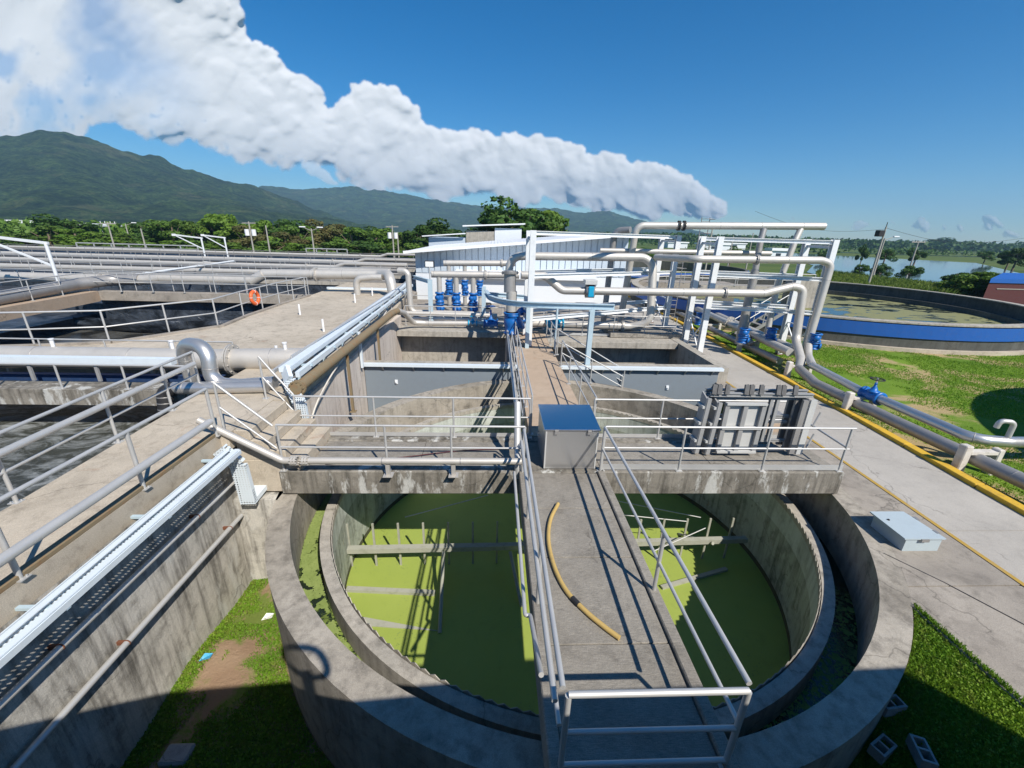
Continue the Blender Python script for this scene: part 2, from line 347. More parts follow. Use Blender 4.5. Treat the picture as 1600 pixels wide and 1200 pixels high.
def fillet(pts, r, n=6):
    pts = [V(p) for p in pts]
    if len(pts) < 3 or r <= 0: return pts
    out = [pts[0]]
    for i in range(1, len(pts)-1):
        a, b, c = pts[i-1], pts[i], pts[i+1]; u = (a-b); v = (c-b); lu, lv = u.length, v.length; u.normalize(); v.normalize()
        ang = u.angle(v)
        if ang > math.pi-.02: out.append(b); continue
        t = min(r/math.tan(ang/2), lu*.48, lv*.48); rr = t*math.tan(ang/2)
        cen = b+(u+v).normalized()*(rr/math.sin(ang/2)); p0 = b+u*t-cen; p1 = b+v*t-cen; tot = p0.angle(p1)
        for k in range(n+1):
            s_ = k/n; d = (p0*math.sin((1-s_)*tot)+p1*math.sin(s_*tot))/math.sin(tot); out.append(cen+d)
    out.append(pts[-1]); return out
def along(pts, s):
    pts = [V(p) for p in pts]
    for a, b in zip(pts, pts[1:]):
        L = (b-a).length
        if s <= L or b is pts[-1]: return a+(b-a)*(s/L if L else 0), (b-a).normalized()
        s -= L
def plen(pts): return sum((V(b)-V(a)).length for a, b in zip(pts, pts[1:]))

def railing(label, pts, h=1.05, mids=(.55,), posts=None, gap=1.75, r=.024, toe=0., mat='rail', group='steel railings of the walkways', ends=True, name='railing', foot=True, detail=True, cat='railing'):
    pts = [V(p) for p in pts]; T = thing(name, pts[0], label, cat, group)
    up = V(0, 0, h)
    n = 10 if detail else 5
    build(MB().tube(fillet([p+up for p in pts], .05, 2), r, n), 'top_rail', mat, T)
    for mz in mids: build(MB().tube([p+V(0, 0, mz) for p in pts], r*.85, n), 'mid_rail', mat, T)
    if posts is None:
        posts = []
        for a, b in zip(pts, pts[1:]):
            k = max(1, round((b-a).length/gap)); posts += [a+(b-a)*(i/k) for i in range(k)]
        posts.append(pts[-1])
    def mk():
        mb = MB().tube([(0, 0, 0), (0, 0, h-.01)], r, n)
        if foot: mb.box(-.07, .07, -.06, .06, 0, .012); mb.cyl((.045, .03, 0), (.045, .03, .03), .012, 6); mb.cyl((-.045, -.03, 0), (-.045, -.03, .03), .012, 6)
        return mb
    me = shared(('post', round(h, 2), r, foot, n, mat), mk, mat)
    for p in posts: link_mesh('post', me, T, p)
    if toe:
        mb = MB()
        for a, b in zip(pts, pts[1:]): mb.bar(a+V(0, 0, toe/2+.02), b+V(0, 0, toe/2+.02), .006, toe)
        build(mb, 'toe_board', mat, T)
    return T

def pipe(label, pts, r, bend=None, flanges=(), mat='pipe', name='steel_pipe', group=None, n=16, stands=(), seams=(), cat='pipe', fl_mat=None):
    P = fillet(pts, bend if bend is not None else r*3, 7); o = build(MB().tube(P, r, n), name, mat, org=P[0])
    tag(o, label, cat, group); o0 = o
    L = plen(P)
    for s in flanges:
        c, d = along(P, s if s >= 0 else L+s); mb = MB()
        for k in (-1, 1):
            mb.lathe([(r, 0), (r*1.42, 0), (r*1.42, .035), (r, .035)], c+d*(k*.028-.0175), d, 20, False)
        x = d.orthogonal().normalized(); y = d.cross(x)
        for j in range(10):
            a = 2*math.pi*j/10; q = c+(x*math.cos(a)+y*math.sin(a))*r*1.24; mb.cyl(q-d*.075, q+d*.075, .014+r*.03, 6)
        build(mb, 'flange', fl_mat or mat, o)
    for s in seams:
        c, d = along(P, s if s >= 0 else L+s); build(MB().lathe([(r, -.012), (r*1.025, -.006), (r*1.025, .006), (r, .012)], c, d, 20), 'weld_seam', 'pipedark', o)
    for s, zb in stands:
        c, d = along(P, s if s >= 0 else L+s); mb = MB().box(c.x-.04, c.x+.04, c.y-.04, c.y+.04, zb, c.z-r-.004)
        mb.box(c.x-.1, c.x+.1, c.y-.1, c.y+.1, zb, zb+.015); build(mb, 'pipe_stand', mat, o)
    return o

def handwheel(mb, c, R, axis=(0, 0, 1)):
    ax = V(axis); c = V(c); x = ax.orthogonal().normalized(); y = ax.cross(x); mb.torus(c, R, R*.09, axis, 20, 6)
    for k in range(4):
        a = k*math.pi/2; mb.cyl(c, c+(x*math.cos(a)+y*math.sin(a))*R, R*.06, 6)
    return mb
def gate_valve(label, c, ax, r, h, mat='blue', wheel='black', group=None):
    c = V(c); ax = V(ax).normalized(); T = thing('gate_valve', c, label, 'valve', group)
    L = r*2.2
    mb = MB().lathe([(r, -L), (r*1.5, -L), (r*1.5, -L+.05), (r*.98, -L+.07), (r*1.1, -r*.6), (r*1.25, 0), (r*1.1, r*.6), (r*.98, L-.07), (r*1.5, L-.05), (r*1.5, L), (r, L)], c, ax, 20)
    build(mb, 'body', mat, T)
    build(MB().lathe([(r*.9, 0), (r*.9, r*.9), (r*1.15, r*.92), (r*1.15, r*1.2), (r*.7, r*1.25), (r*.55, r*1.9), (r*.3, r*2.2), (r*.25, h*.8), (.0, h*.8)], c, (0, 0, 1), 16), 'bonnet', mat, T)
    build(MB().cyl(c+V(0, 0, h*.75), c+V(0, 0, h+.04), .028, 8), 'stem', 'bright', T)
    build(handwheel(MB(), c+V(0, 0, h), r*1.3), 'handwheel', wheel, T); return T
def check_valve(label, c, r, h, group, mat='blue', name='check_valve'):
    """c: centre of the bottom flange, upright"""
    c = V(c); T = thing(name, c, label, 'valve', group)
    for i, (z0, z1) in enumerate(((0, h*.46), (h*.5, h))):
        H = z1-z0
        mb = MB().lathe([(r*.9, 0), (r*1.35, 0), (r*1.35, H*.14), (r*.95, H*.17), (r*1.15, H*.35), (r*1.22, H*.5), (r*1.15, H*.65), (r*.95, H*.83), (r*1.35, H*.86), (r*1.35, H), (r*.9, H)], c+V(0, 0, z0), (0, 0, 1), 14)
        mb.lathe([(r*.5, 0), (r*.5, r*1.35), (r*.7, r*1.36), (r*.7, r*1.6), (0, r*1.6)], c+V(0, 0, z0+H*.5), (-.5, -1, 0) if i else (.8, -1, 0), 10)
        for j in range(8):
            a = j*math.pi/4+.2; mb.cyl(c+V(math.cos(a)*r*1.2, math.sin(a)*r*1.2, z0-.01), c+V(math.cos(a)*r*1.2, math.sin(a)*r*1.2, z0+H*.2), .018, 5)
        build(mb, 'valve_body' if i else 'gate_body', mat, T)
    return T

# ================================================================== GROUND AND TERRAIN
TC = (1.8, 9.0)
def gz(x, y):
    """ground height of the site"""
    d = math.hypot(x-TC[0], y-TC[1])
    if x > 9.3: z = -.72
    elif d < 6.3: z = -4.7
    elif x < -5.5 and y < 72: z = -4.7
    elif y > 72: z = -.75
    elif y > 15.5: z = -4.7
    elif x > 2.2 and y < 8:
        t = min(1, max(0, (6.6-x)/2.2)); z = -.66-.95*t*t-.10*max(0, 4-y)*t
        z = min(z, -.66)
    else: z = -2.75+.12*noise.noise((x*.8, y*.8, 0))
    if x > 9.3 and y > 60: z = -.72
    return z
def grid_axis(lo, hi, near0, near1, step):
    a = list(np.arange(near0, near1+1e-6, step)); s = step; v = near0
    left = []
    while v > lo: s *= 1.25; v -= s; left.append(v)
    s = step; v = a[-1]; right = []
    while v < hi: s *= 1.25; v += s; right.append(v)
    return left[::-1]+a+right
gx = grid_axis(-3600, 3600, -7.5, 10.5, .2); gy = grid_axis(-1500, 3400, -2, 17, .2)
vs = [(x, y, gz(x, y)) for y in gy for x in gx]; nx = len(gx)
mb = MB(); mb.add(vs, [(j*nx+i, j*nx+i+1, (j+1)*nx+i+1, (j+1)*nx+i) for j in range(len(gy)-1) for i in range(nx-1)], True)
g = build(mb, 'ground', 'turf', org=(0, 0, 0)); struct(g)
# bare earth strip between the clarifier and the wall
mb = MB(); xs = np.arange(-5.7, -1.0, .2); ys = np.arange(-.5, 15.5, .2); idx = {}
for j, y in enumerate(ys):
    for i, x in enumerate(xs): idx[i, j] = len(idx); mb.v.append((x, y, gz(x, y)+.03 if math.hypot(x-TC[0], y-TC[1]) > 6.3 else -4.6))
for j in range(len(ys)-1):
    for i in range(len(xs)-1): mb.f.append((idx[i, j], idx[i+1, j], idx[i+1, j+1], idx[i, j+1])); mb.sm.append(True)
struct(build(mb, 'ground_strip', 'soil', org=(-4, 6, -2.7)))
mb = MB()
LAKE = [(52, 61), (75, 56), (108, 80), (175, 150), (150, 215), (104, 150), (80, 105), (60, 80)]
mb.add([(x, y, -.62) for x, y in LAKE], [tuple(range(len(LAKE)))]); struct(build(mb, 'lake_water', 'lake', org=(90, 90, -.6)))
for i, (a, b, c_, d_) in enumerate([(150, 300, 260, 275), (300, 520, 420, 445), (250, 420, 520, 560), (420, 560, 330, 345), (500, 760, 600, 640)]):
    mb = MB().add([(a, c_, -.6), (b, c_-25, -.6), (b+20, d_-20, -.6), (a+10, d_, -.6)], [(0, 1, 2, 3)]); struct(build(mb, 'field_water', 'lake', org=(a, c_, -.6)))

# ================================================================== HILLS
def ridge(name, prof, D0, D1, seed, amp):
    """prof: skyline points (x, y) of the view turned into bearings and slopes"""
    az = []; el = []
    for p in prof:
        r = ray(p); az.append(math.atan2(r[0], r[1])); el.append(r[2]/math.hypot(r[0], r[1]))
    az, el = np.array(az), np.array(el); A = np.linspace(az[0], az[-1], 330); mb = MB(); nr = 46
    for j in range(nr):
        t = j/(nr-1)
        for a in A:
            e = np.interp(a, az, el); H = e*D1+CAMZ
            s = min(1, t/.86); d = D0+(D1-D0)*t*1.0
            x, y = math.sin(a)*d, math.cos(a)*d
            nz = noise.fractal((x*.0022+seed, y*.0022, 0), .9, 2.1, 6)
            rid = 1-abs(noise.noise((math.sin(a)*D1*.0028+seed, t*1.1, 3.3)))*2
            h = (H*d/D1)*(s**1.25)*(1-.30*(1-s)*rid)+nz*amp*s*(1.1-s) if t < .86 else H*d/D1-(t-.86)*H*1.2
            h += noise.fractal((x*.011+seed, y*.011, 5), .9, 2.1, 4)*amp*.16*min(1, s*3)
            if t >= .84: h += noise.fractal((x*.02+seed, y*.02, 0), .9, 2.1, 3)*7
            mb.v.append((x, y, max(-3, h)))
    n = len(A)
    for j in range(nr-1):
        for i in range(n-1): mb.f.append((j*n+i, j*n+i+1, (j+1)*n+i+1, (j+1)*n+i)); mb.sm.append(True)
    o = build(mb, name, 'hill', org=(0, D0, 0)); o['kind'] = 'structure'; return o
ridge('mountain', [(-420, 330), (-260, 260), (-120, 222), (0, 209), (60, 204), (100, 206), (150, 217), (190, 235), (250, 243), (290, 261), (330, 274), (400, 291), (450, 309), (500, 330), (560, 351), (590, 362)], 700, 1900, 3, 70)
ridge('hills', [(330, 330), (380, 292), (410, 290), (440, 292), (480, 295), (540, 291), (560, 293), (620, 300), (680, 312), (720, 318), (790, 324), (870, 326), (905, 332), (950, 330), (1000, 344), (1060, 354), (1120, 368), (1180, 378)], 1700, 3300, 9, 60)

# ================================================================== CLARIFIER
T = thing('clarifier_tank', (TC[0], TC[1], -4.6), 'open round concrete tank of bright green duckweed crossed by two walkways', 'tank')
build(MB().ringwall(TC, 6.1, 6.5, -4.6, -.6, n=144), 'outer_wall', 'rim', T)
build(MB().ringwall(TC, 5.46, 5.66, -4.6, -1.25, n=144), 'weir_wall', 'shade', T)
build(MB().ringwall(TC, 5.44, 5.457, -4.6, -1.95, n=144), 'wall_lining', 'inner', T)
build(MB().ringwall(TC, 5.434, 5.4395, -3.62, -3.36, n=144), 'waterline_growth', 'algae', T)
build(MB().ringwall(TC, 5.437, 5.457, -1.947, -1.33, n=144), 'painted_band', 'paleband', T)
mb = MB(); n = 190
for i in range(n):
    a0, a1 = 2*math.pi*i/n, 2*math.pi*(i+1)/n; am = (a0+a1)/2
    q = [(TC[0]+R*math.cos(a), TC[1]+R*math.sin(a), z) for R in (5.425, 5.438) for a, z in ((a0, -1.36), (a1, -1.36), (a1, -1.26), (am, -1.2), (a0, -1.26))]
    mb.add(q, [(4, 3, 2, 1, 0), (5, 6, 7, 8, 9), (9, 8, 3, 4), (8, 7, 2, 3)])
build(mb, 'notched_weir_plate', 'shade', T)
build(MB().disc(TC, 5.45, -3.5), 'duckweed_water', 'duckweed', T)
mb = MB().ringwall(TC, 5.66, 6.1, -2.0, -1.75); build(mb, 'channel_water', 'channelwater', T)

# scraper of timber and steel under the duckweed
T = thing('sludge_scraper', (TC[0], 8.5, -3.5), 'long scraper beam with upright pickets standing in the green water', 'scraper')
build(MB().bar((-3.75, 8.6, -2.85), (.0, 8.68, -2.85), .16, .13), 'beam', 'timber', T)
build(MB().bar((.0, 8.68, -2.85), (6.9, 8.85, -2.8), .14, .13), 'beam', 'timber', T)
me = shared(('picket',), lambda: MB().bar((0, 0, -.7), (0, 0, .68), .05, .035, (0, 1, 0)), 'timber')
for i in range(17):
    x = -3.62+i*.63
    if .3 < x < 2.0 and i % 2: continue
    link_mesh('picket', me, T, (x, 8.74+.012*i, -2.85))
for p, q in [((-1.2, 8.5, -2.85), (-1.1, 6.75, -3.5)), ((-3.68, 8.5, -2.8), (-3.55, 7.6, -3.5)), ((.5, 8.55, -2.9), (.75, 7.4, -3.5)), ((5.9, 8.7, -2.8), (5.6, 9.9, -3.5))]:
    build(MB().cyl(p, q, .045, 8), 'brace', 'timber', T)
build(MB().bar((-3.5, 7.95, -3.47), (-1.35, 7.8, -3.47), .12, .1), 'blade', 'timber', T)
mb = MB(); mb.add([(-3.3, 7.0, -3.47), (-3.25, 7.25, -3.47), (-1.1, 6.8, -3.49), (-3.3, 7.0, -3.55), (-3.25, 7.25, -3.55), (-1.1, 6.8, -3.55)], [(0, 2, 1), (0, 3, 5, 2), (3, 4, 5), (1, 2, 5, 4), (0, 1, 4, 3)]); build(mb, 'blade', 'timber', T)
build(MB().bar((4.3, 7.9, -3.48), (6.3, 8.5, -3.48), .1, .09), 'blade', 'timber', T)
for a, b in [((-2.3, 9.3, -2.4), (-.1, 10.0, -2.2)), ((2.6, 9.9, -2.1), (5.6, 9.0, -2.2)), ((2.6, 9.2, -2.15), (5.2, 8.9, -2.25)), ((4.1, 8.3, -2.7), (5.6, 8.7, -2.3))]: build(MB().cyl(a, b, .014, 5), 'guy_wire', 'gatelight', T)

# ================================================================== WALKWAYS AND BRIDGE
T = thing('walkway', (1.5, 2.3, -.4), 'long concrete walkway crossing the green tank towards the camera', 'walkway')
ys = [2.28, 3.72, 5.2, 6.45, 7.66]
for a, b in zip(ys, ys[1:]): build(MB().box(.72, 2.26, a+.006, b-.006, -.32, 0), 'slab', 'deck', T, bevel=.008)
build(MB().box(.58, .712, 2.28, 7.68, -.42, .055), 'kerb', 'deck', T, bevel=.015)
build(MB().box(2.27, 2.42, 2.28, 7.68, -.42, .055), 'kerb', 'deck', T, bevel=.015)
T = thing('footbridge', (2, 8.5, -.55), 'stained concrete cross bridge over the round tank', 'bridge')
build(MB().box(-4.45, 7.86, 7.7, 7.98, -.56, 0), 'edge_beam', 'beam', T, bevel=.02)
build(MB().box(-4.5, 7.86, 9.1, 9.36, -.56, 0), 'edge_beam', 'beam', T, bevel=.02)
for a, b in ((-3.95, -1.6), (-1.6, .7), (.7, 2.4), (2.4, 5.0), (5.0, 7.85)): build(MB().box(a+.006, b-.006, 7.982, 9.098, -.34, -.03), 'slab', 'deck', T)
T = thing('upper_walkway', (1.7, 9.4, -.35), 'tan concrete walkway running on past the steel cabinet to the pump area', 'walkway')
for a, b in ((9.37, 12.0), (12.0, 15.0), (15.0, 18.2), (18.2, 21.9)): build(MB().box(.95, 2.62, a+.006, b-.006, -.35, 0.0), 'slab', 'tan', T)
T = thing('platform_ledge', (-2, 21.5, -.3), 'overhanging concrete ledge shading the rear wall of the basin under the blue valves', 'ledge')
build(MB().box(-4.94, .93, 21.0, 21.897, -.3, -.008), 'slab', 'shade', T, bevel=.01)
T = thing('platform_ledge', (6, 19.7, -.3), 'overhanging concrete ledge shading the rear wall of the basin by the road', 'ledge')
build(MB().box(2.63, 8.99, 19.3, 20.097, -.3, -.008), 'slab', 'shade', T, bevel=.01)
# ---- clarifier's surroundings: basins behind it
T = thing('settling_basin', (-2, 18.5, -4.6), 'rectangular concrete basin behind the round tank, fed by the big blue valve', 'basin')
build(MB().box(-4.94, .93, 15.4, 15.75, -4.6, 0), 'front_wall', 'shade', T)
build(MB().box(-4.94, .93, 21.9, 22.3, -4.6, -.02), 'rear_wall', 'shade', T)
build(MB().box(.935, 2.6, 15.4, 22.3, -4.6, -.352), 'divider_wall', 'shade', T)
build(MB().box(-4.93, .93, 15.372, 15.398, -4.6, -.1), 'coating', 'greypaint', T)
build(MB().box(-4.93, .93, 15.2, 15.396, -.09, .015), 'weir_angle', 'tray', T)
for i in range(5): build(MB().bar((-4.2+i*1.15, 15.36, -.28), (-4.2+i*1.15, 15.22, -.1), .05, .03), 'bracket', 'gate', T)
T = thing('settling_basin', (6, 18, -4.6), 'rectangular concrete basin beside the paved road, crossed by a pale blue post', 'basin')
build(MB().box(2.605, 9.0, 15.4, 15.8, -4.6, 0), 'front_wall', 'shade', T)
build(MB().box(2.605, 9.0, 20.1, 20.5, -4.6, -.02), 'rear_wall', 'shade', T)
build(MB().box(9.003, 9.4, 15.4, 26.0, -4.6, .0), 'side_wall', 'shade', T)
build(MB().box(2.605, 9.0, 15.372, 15.398, -4.6, -.1), 'coating', 'greypaint', T)
build(MB().box(2.605, 9.1, 15.2, 15.396, -.09, .015), 'weir_angle', 'tray', T)
for i in range(6): build(MB().bar((3.2+i*1.1, 15.36, -.28), (3.2+i*1.1, 15.22, -.1), .05, .03), 'bracket', 'gate', T)
for x, z in ((-3.75, -.75), (7.0, -.85)):
    tag(build(MB().box(x-.06, x+.06, 15.33, 15.37, z-.09, z+.09).lathe([(.03, 0), (.03, .05), (0, .05)], (x, 15.33, z), (0, -1, 0), 8), 'junction_box', 'whitewall', bevel=.01), 'small white box on the grey wall '+('near the rusty pipe' if x < 0 else 'behind the slide gates'), 'junction box')
for o, z in ((build(MB().box(-4.94, .93, 15.76, 21.89, -3.4, -3.3), 'basin_water', 'darkwater'), 0), (build(MB().box(2.61, 9.0, 15.81, 20.09, -3.4, -3.3), 'basin_water', 'darkwater'), 0)): struct(o)
struct(build(MB().box(-6.0, 9.002, 22.302, 31.5, -.5, -.004), 'pump_slab', 'apron')); struct(build(MB().box(2.62, 9.002, 20.502, 22.30, -.5, -.006), 'pump_slab', 'apron'))
tag(build(MB().box(5.9, 9.6, 20.3, 22.0, .0, .22), 'plinth', 'deck', bevel=.01), 'low concrete plinth at the corner of the basin by the road', 'plinth')

# ================================================================== LEFT DECKS
DZ = .9
deckL = [(-5.4, -4), (-5.4, 7.6), (-5.25, 7.62), (-5.25, 9.45), (-5.05, 9.46), (-5.05, 10.6), (-7.35, 10.6), (-7.25, 9.9), (-7.1, 8.7), (-6.95, 5.4), (-6.85, -4)]
struct(build(MB().prism(deckL, .55, DZ), 'deck', 'plaza'))
up = [(-5.05, 12.75), (-5.15, 22), (-5.5, 26), (-6.6, 33.5), (-11.3, 33.5), (-11.25, 26), (-11.4, 22.9), (-11.37, 19.4), (-11.15, 17.2), (-12.1, 15.8), (-13.1, 14.35), (-15, 13.8), (-16.5, 13.5), (-42, 13.1), (-42, 12.75)]
struct(build(MB().prism(up, .5, DZ), 'upper_deck', 'plaza'))
struct(build(MB().box(-7.2, -5.05, 10.603, 12.747, .3, DZ-.02), 'deck_link', 'plaza'))
kb = MB(); pts = [(-11.25, 26), (-11.4, 22.9), (-11.37, 19.4), (-11.15, 17.2), (-12.1, 15.8), (-13.1, 14.35), (-15, 13.8), (-16.5, 13.5), (-42, 13.15)]
for a, b in zip(pts, pts[1:]): kb.bar((a[0]+.08, a[1]-.02, DZ+.035), (b[0]+.08, b[1]-.02, DZ+.035), .16, .08)
tag(build(kb, 'deck_kerb', 'apron'), 'low concrete kerb round the curved edge of the dark lined tank', 'kerb')
tag(build(MB().box(-5.9, -5.402, -4, 9.4, -4.7, .548), 'retaining_wall', 'wall', org=(-5.6, 3, -4.7)), 'tall stained concrete wall carrying a white cable tray and two pipes', 'wall')
tag(build(MB().box(-5.9, -4.95, 9.45, 22.3, -4.7, .548), 'retaining_wall', 'pinkwall', org=(-5.6, 15, -4.7)), 'pinkish concrete wall beneath the rusty pipe', 'wall')
tag(build(MB().box(-5.405, -4.5, 7.55, 7.9, -4.7, -.6).box(-5.405, -4.62, 9.0, 9.44, -4.7, -.62), 'stair_foundation', 'wall'), 'concrete cross wall under the short stair beside the round tank', 'wall')
# kerb lips along the wall
tag(build(MB().box(-5.52, -5.4, -4, 7.5, DZ, DZ+.07), 'deck_edge', 'rust', bevel=.01), 'low rust stained lip along the deck edge above the cable tray', 'kerb')
# stairs
T = thing('stairs', (-4.6, 8.5, 0), 'four concrete steps from the bridge up to the deck', 'stairs')
for i in range(4):
    x1 = -3.97-i*.32; build(MB().box(-5.245, x1, 7.78, 9.38, .225*i-.55 if i == 0 else .225*i, .225*(i+1)-.003), 'step', 'plaza', T, bevel=.012)
# tank walls + water on the left
struct(build(MB().box(-42, -6.9, -4, 13.0, -.4, -.3), 'aeration_water', 'foam', org=(-20, 5, -.4)))
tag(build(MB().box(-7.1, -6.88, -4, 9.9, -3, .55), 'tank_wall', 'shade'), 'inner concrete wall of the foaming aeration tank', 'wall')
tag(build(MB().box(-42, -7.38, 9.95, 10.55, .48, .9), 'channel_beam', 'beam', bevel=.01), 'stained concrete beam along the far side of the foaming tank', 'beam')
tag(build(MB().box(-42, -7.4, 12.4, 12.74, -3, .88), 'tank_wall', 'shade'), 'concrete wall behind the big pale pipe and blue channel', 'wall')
T = thing('inlet_channel', (-20, 11, .2), 'long dark blue steel channel between the beam and the big pipe', 'channel')
build(MB().box(-42, -7.6, 11.35, 11.4, .35, .78), 'side_plate', 'channel', T); build(MB().box(-42, -7.6, 10.56, 11.35, .33, .36), 'bottom_plate', 'channel', T)
build(MB().box(-42, -7.6, 11.33, 11.5, .78, .80), 'flange', 'channel', T)
# dark lined tank
struct(build(MB().box(-60, -11.0, 13.3, 27, -1.5, -1.2), 'lined_tank_water', 'darkwater', org=(-20, 20, -1.5)))
mb = MB(); pl = [(-11.0, 33.4), (-11.15, 26)]+[(x, y) for x, y in pts[1:]]
q = []
for a, b in zip(pl, pl[1:]):
    for k in range(8): q.append((a[0]+(b[0]-a[0])*k/8, a[1]+(b[1]-a[1])*k/8))
for i, (x, y) in enumerate(q):
    for j in range(6):
        t = j/5; wv = .09*noise.noise((i*.45, j*.8, 1)); nx_ = -.12*t
        mb.v.append((x-.02+nx_+wv-(.05 if j else 0), y+.06+t*.18+wv, .86-2.3*t))
for i in range(len(q)-1):
    for j in range(5): mb.f.append((i*6+j, (i+1)*6+j, (i+1)*6+j+1, i*6+j+1)); mb.sm.append(True)
tag(build(mb, 'tank_liner', 'liner'), 'black plastic liner hanging down the curved side of the dark tank', 'liner')
def curtain(label, pts, z0, z1, seed):
    mb = MB(); P = []
    for a, b in zip(pts, pts[1:]):
        for k in range(22): P.append((a[0]+(b[0]-a[0])*k/22, a[1]+(b[1]-a[1])*k/22))
    for i, (x, y) in enumerate(P):
        for j in range(9):
            t = j/8; wv = .22*noise.noise((i*.22+seed, j*.55, seed)); mb.v.append((x+wv, y-wv+.5*(1-t)**2, z0+(z1-z0)*t+.06*noise.noise((i*.3, seed, 2))))
    for i in range(len(P)-1):
        for j in range(8): mb.f.append((i*9+j, (i+1)*9+j, (i+1)*9+j+1, i*9+j+1)); mb.sm.append(True)
    tag(build(mb, 'baffle_curtain', 'liner'), label, 'curtain', 'black baffle curtains in the lined tank')
curtain('crumpled black baffle curtain floating behind the long handrail of the dark tank', [(-19.3, 16.2), (-15.6, 16.8), (-15.0, 19.0)], -1.3, .15, 1)
curtain('rounded black baffle curtain at the end of the dark tank', [(-14.8, 17.8), (-12.6, 17.4), (-11.9, 18.4), (-12.3, 20.2)], -1.3, .35, 5)
curtain('low black baffle curtain at the rear of the dark tank', [(-24, 24.5), (-18, 23.8), (-12.2, 25.0)], -1.3, -.35, 9)
tag(build(MB().box(-23.6, -11.3, 26.1, 26.6, .35, .9), 'channel_beam', 'apron', bevel=.01), 'concrete beam behind the dark lined tank', 'beam')
tag(build(MB().prism([(-22.6, 18), (-23.6, 26.1), (-24.6, 26.1), (-24.6, 18)], .3, .9), 'channel_beam', 'tan'), 'tan slanting concrete beam at the end of the dark lined tank', 'beam')
tag(build(MB().box(-24, -11.3, 26.6, 26.75, -1.5, .6), 'tank_wall', 'liner'), 'black lined rear wall of the dark tank', 'wall')

# ================================================================== PLAZA, ROAD, KERB
arc = [(TC[0]+6.5*math.cos(a), TC[1]+6.5*math.sin(a)) for a in np.linspace(R_(-41), R_(84), 26)]
ypl = [(9.22, 4.2), (9.25, 9.25), (9.43, 16.6), (9.6, 30), (9.9, 60)]
# apron bays
def cutx(y): return float(np.interp(y, [-6, 5.1, 9.25, 16.6, 30, 60], [8.8, 9.07, 9.22, 9.43, 9.6, 9.9]))
def kerbx(y): return float(np.interp(y, [-6, 6.95, 11.86, 16.6, 26.8, 60], [10.9, 11.4, 11.8, 12.0, 12.5, 13.0]))
apron = [(6.72, -6), (cutx(-6), -6)]+[(cutx(y), y) for y in (0, 5.1, 9.25, 15.39)]+[(2.5, 15.39)]+arc[::-1]+[(6.72, 4.7)]
T = thing('apron', (8, 6, -.6), None, None); T['kind'] = 'structure'
build(MB().prism([(6.71, -6), (cutx(-6)-.01, -6), (cutx(0)-.01, 0), (cutx(5.1)-.01, 5.12), (arc[0][0]+.01, 5.12), (6.71, 4.72)], -1.1, -.604), 'slab', 'apron', T)
build(MB().prism([(7.02, 5.14), (cutx(5.14)-.01, 5.14), (cutx(9.25)-.01, 9.25), (cutx(15.39)-.01, 15.39), (8.95, 15.36), (8.7, 13.0)]+[p for p in arc[::-1] if 5.3 < p[1] < 12.6], -1.1, -.6), 'slab', 'apron', T)
ry = [-6, 1.5, 6.5, 11.5, 17, 23, 30, 38, 48, 62]
T = thing('road', (10.5, 5, -.6), None, None); T['kind'] = 'structure'
for a, b in zip(ry, ry[1:]):
    build(MB().prism([(cutx(a)+.05, a+.008), (kerbx(a), a+.008), (kerbx(b), b-.008), (cutx(b)+.05, b-.008)], -1.0, -.598), 'slab', 'road', T)
build(MB().prism([(9.405, 15.4), (9.55, 15.4), (9.9, 62), (9.405, 62)], -1.0, -.603), 'slab', 'road', T)
mb = MB(); ln = [(cutx(y)+.02, y) for y in (-6, 0, 3, 5.1, 7, 9.25, 12, 14, 16.6, 20)]
for a, b in zip(ln, ln[1:]): mb.add([(a[0]-.045, a[1], -.588), (a[0]+.045, a[1], -.588), (b[0]+.045, b[1], -.588), (b[0]-.045, b[1], -.588)], [(0, 1, 2, 3)])
struct(build(mb, 'yellow_line', 'dullyellow'))
T = thing('kerb', (11.6, 10, -.6), None, None); T['kind'] = 'structure'
y = -6
while y < 60:
    y2 = y+(2.0 if y < 30 else 5); build(MB().prism([(kerbx(y), y+.01), (kerbx(y)+.25, y+.01), (kerbx(y2)+.25, y2-.01), (kerbx(y2), y2-.01)], -1.0, -.49), 'kerb_stone', 'yellow', T, bevel=.012); y = y2
# steel cover box on the apron
T = thing('cover_box', (8.03, 6.3, -.6), 'low pale metal cover box standing on the apron by the yellow line', 'cover box')
build(MB().prism([(7.7, 5.95), (8.4, 5.95), (8.34, 6.66), (7.72, 6.66)], -.598, -.32), 'box', 'boxtop', T)
build(MB().prism([(7.63, 5.92), (8.43, 5.92), (8.37, 6.72), (7.66, 6.72)], -.316, -.29), 'lid', 'boxtop', T)
build(MB().lathe([(.02, 0), (.02, .02), (0, .02)], (7.8, 6.45, -.29), (0, 0, 1), 8), 'knob', 'black', T)
for y in (6.1, 6.5): build(MB().box(8.39, 8.45, y-.05, y+.05, -.36, -.284), 'hinge', 'pipedark', T)
build(MB().box(7.95, 8.1, 5.9, 5.919, -.36, -.30), 'latch', 'pipedark', T)
mb = MB()
cr = [(7.3, 5.9), (7.75, 5.2), (8.2, 4.3), (8.5, 3.6), (8.8, 2.6), (9.0, 1.5)]
for a, b in zip(cr, cr[1:]): mb.bar((a[0], a[1], -.5995), (b[0], b[1], -.5995), .02, .006)
struct(build(mb, 'road_crack', 'black'))

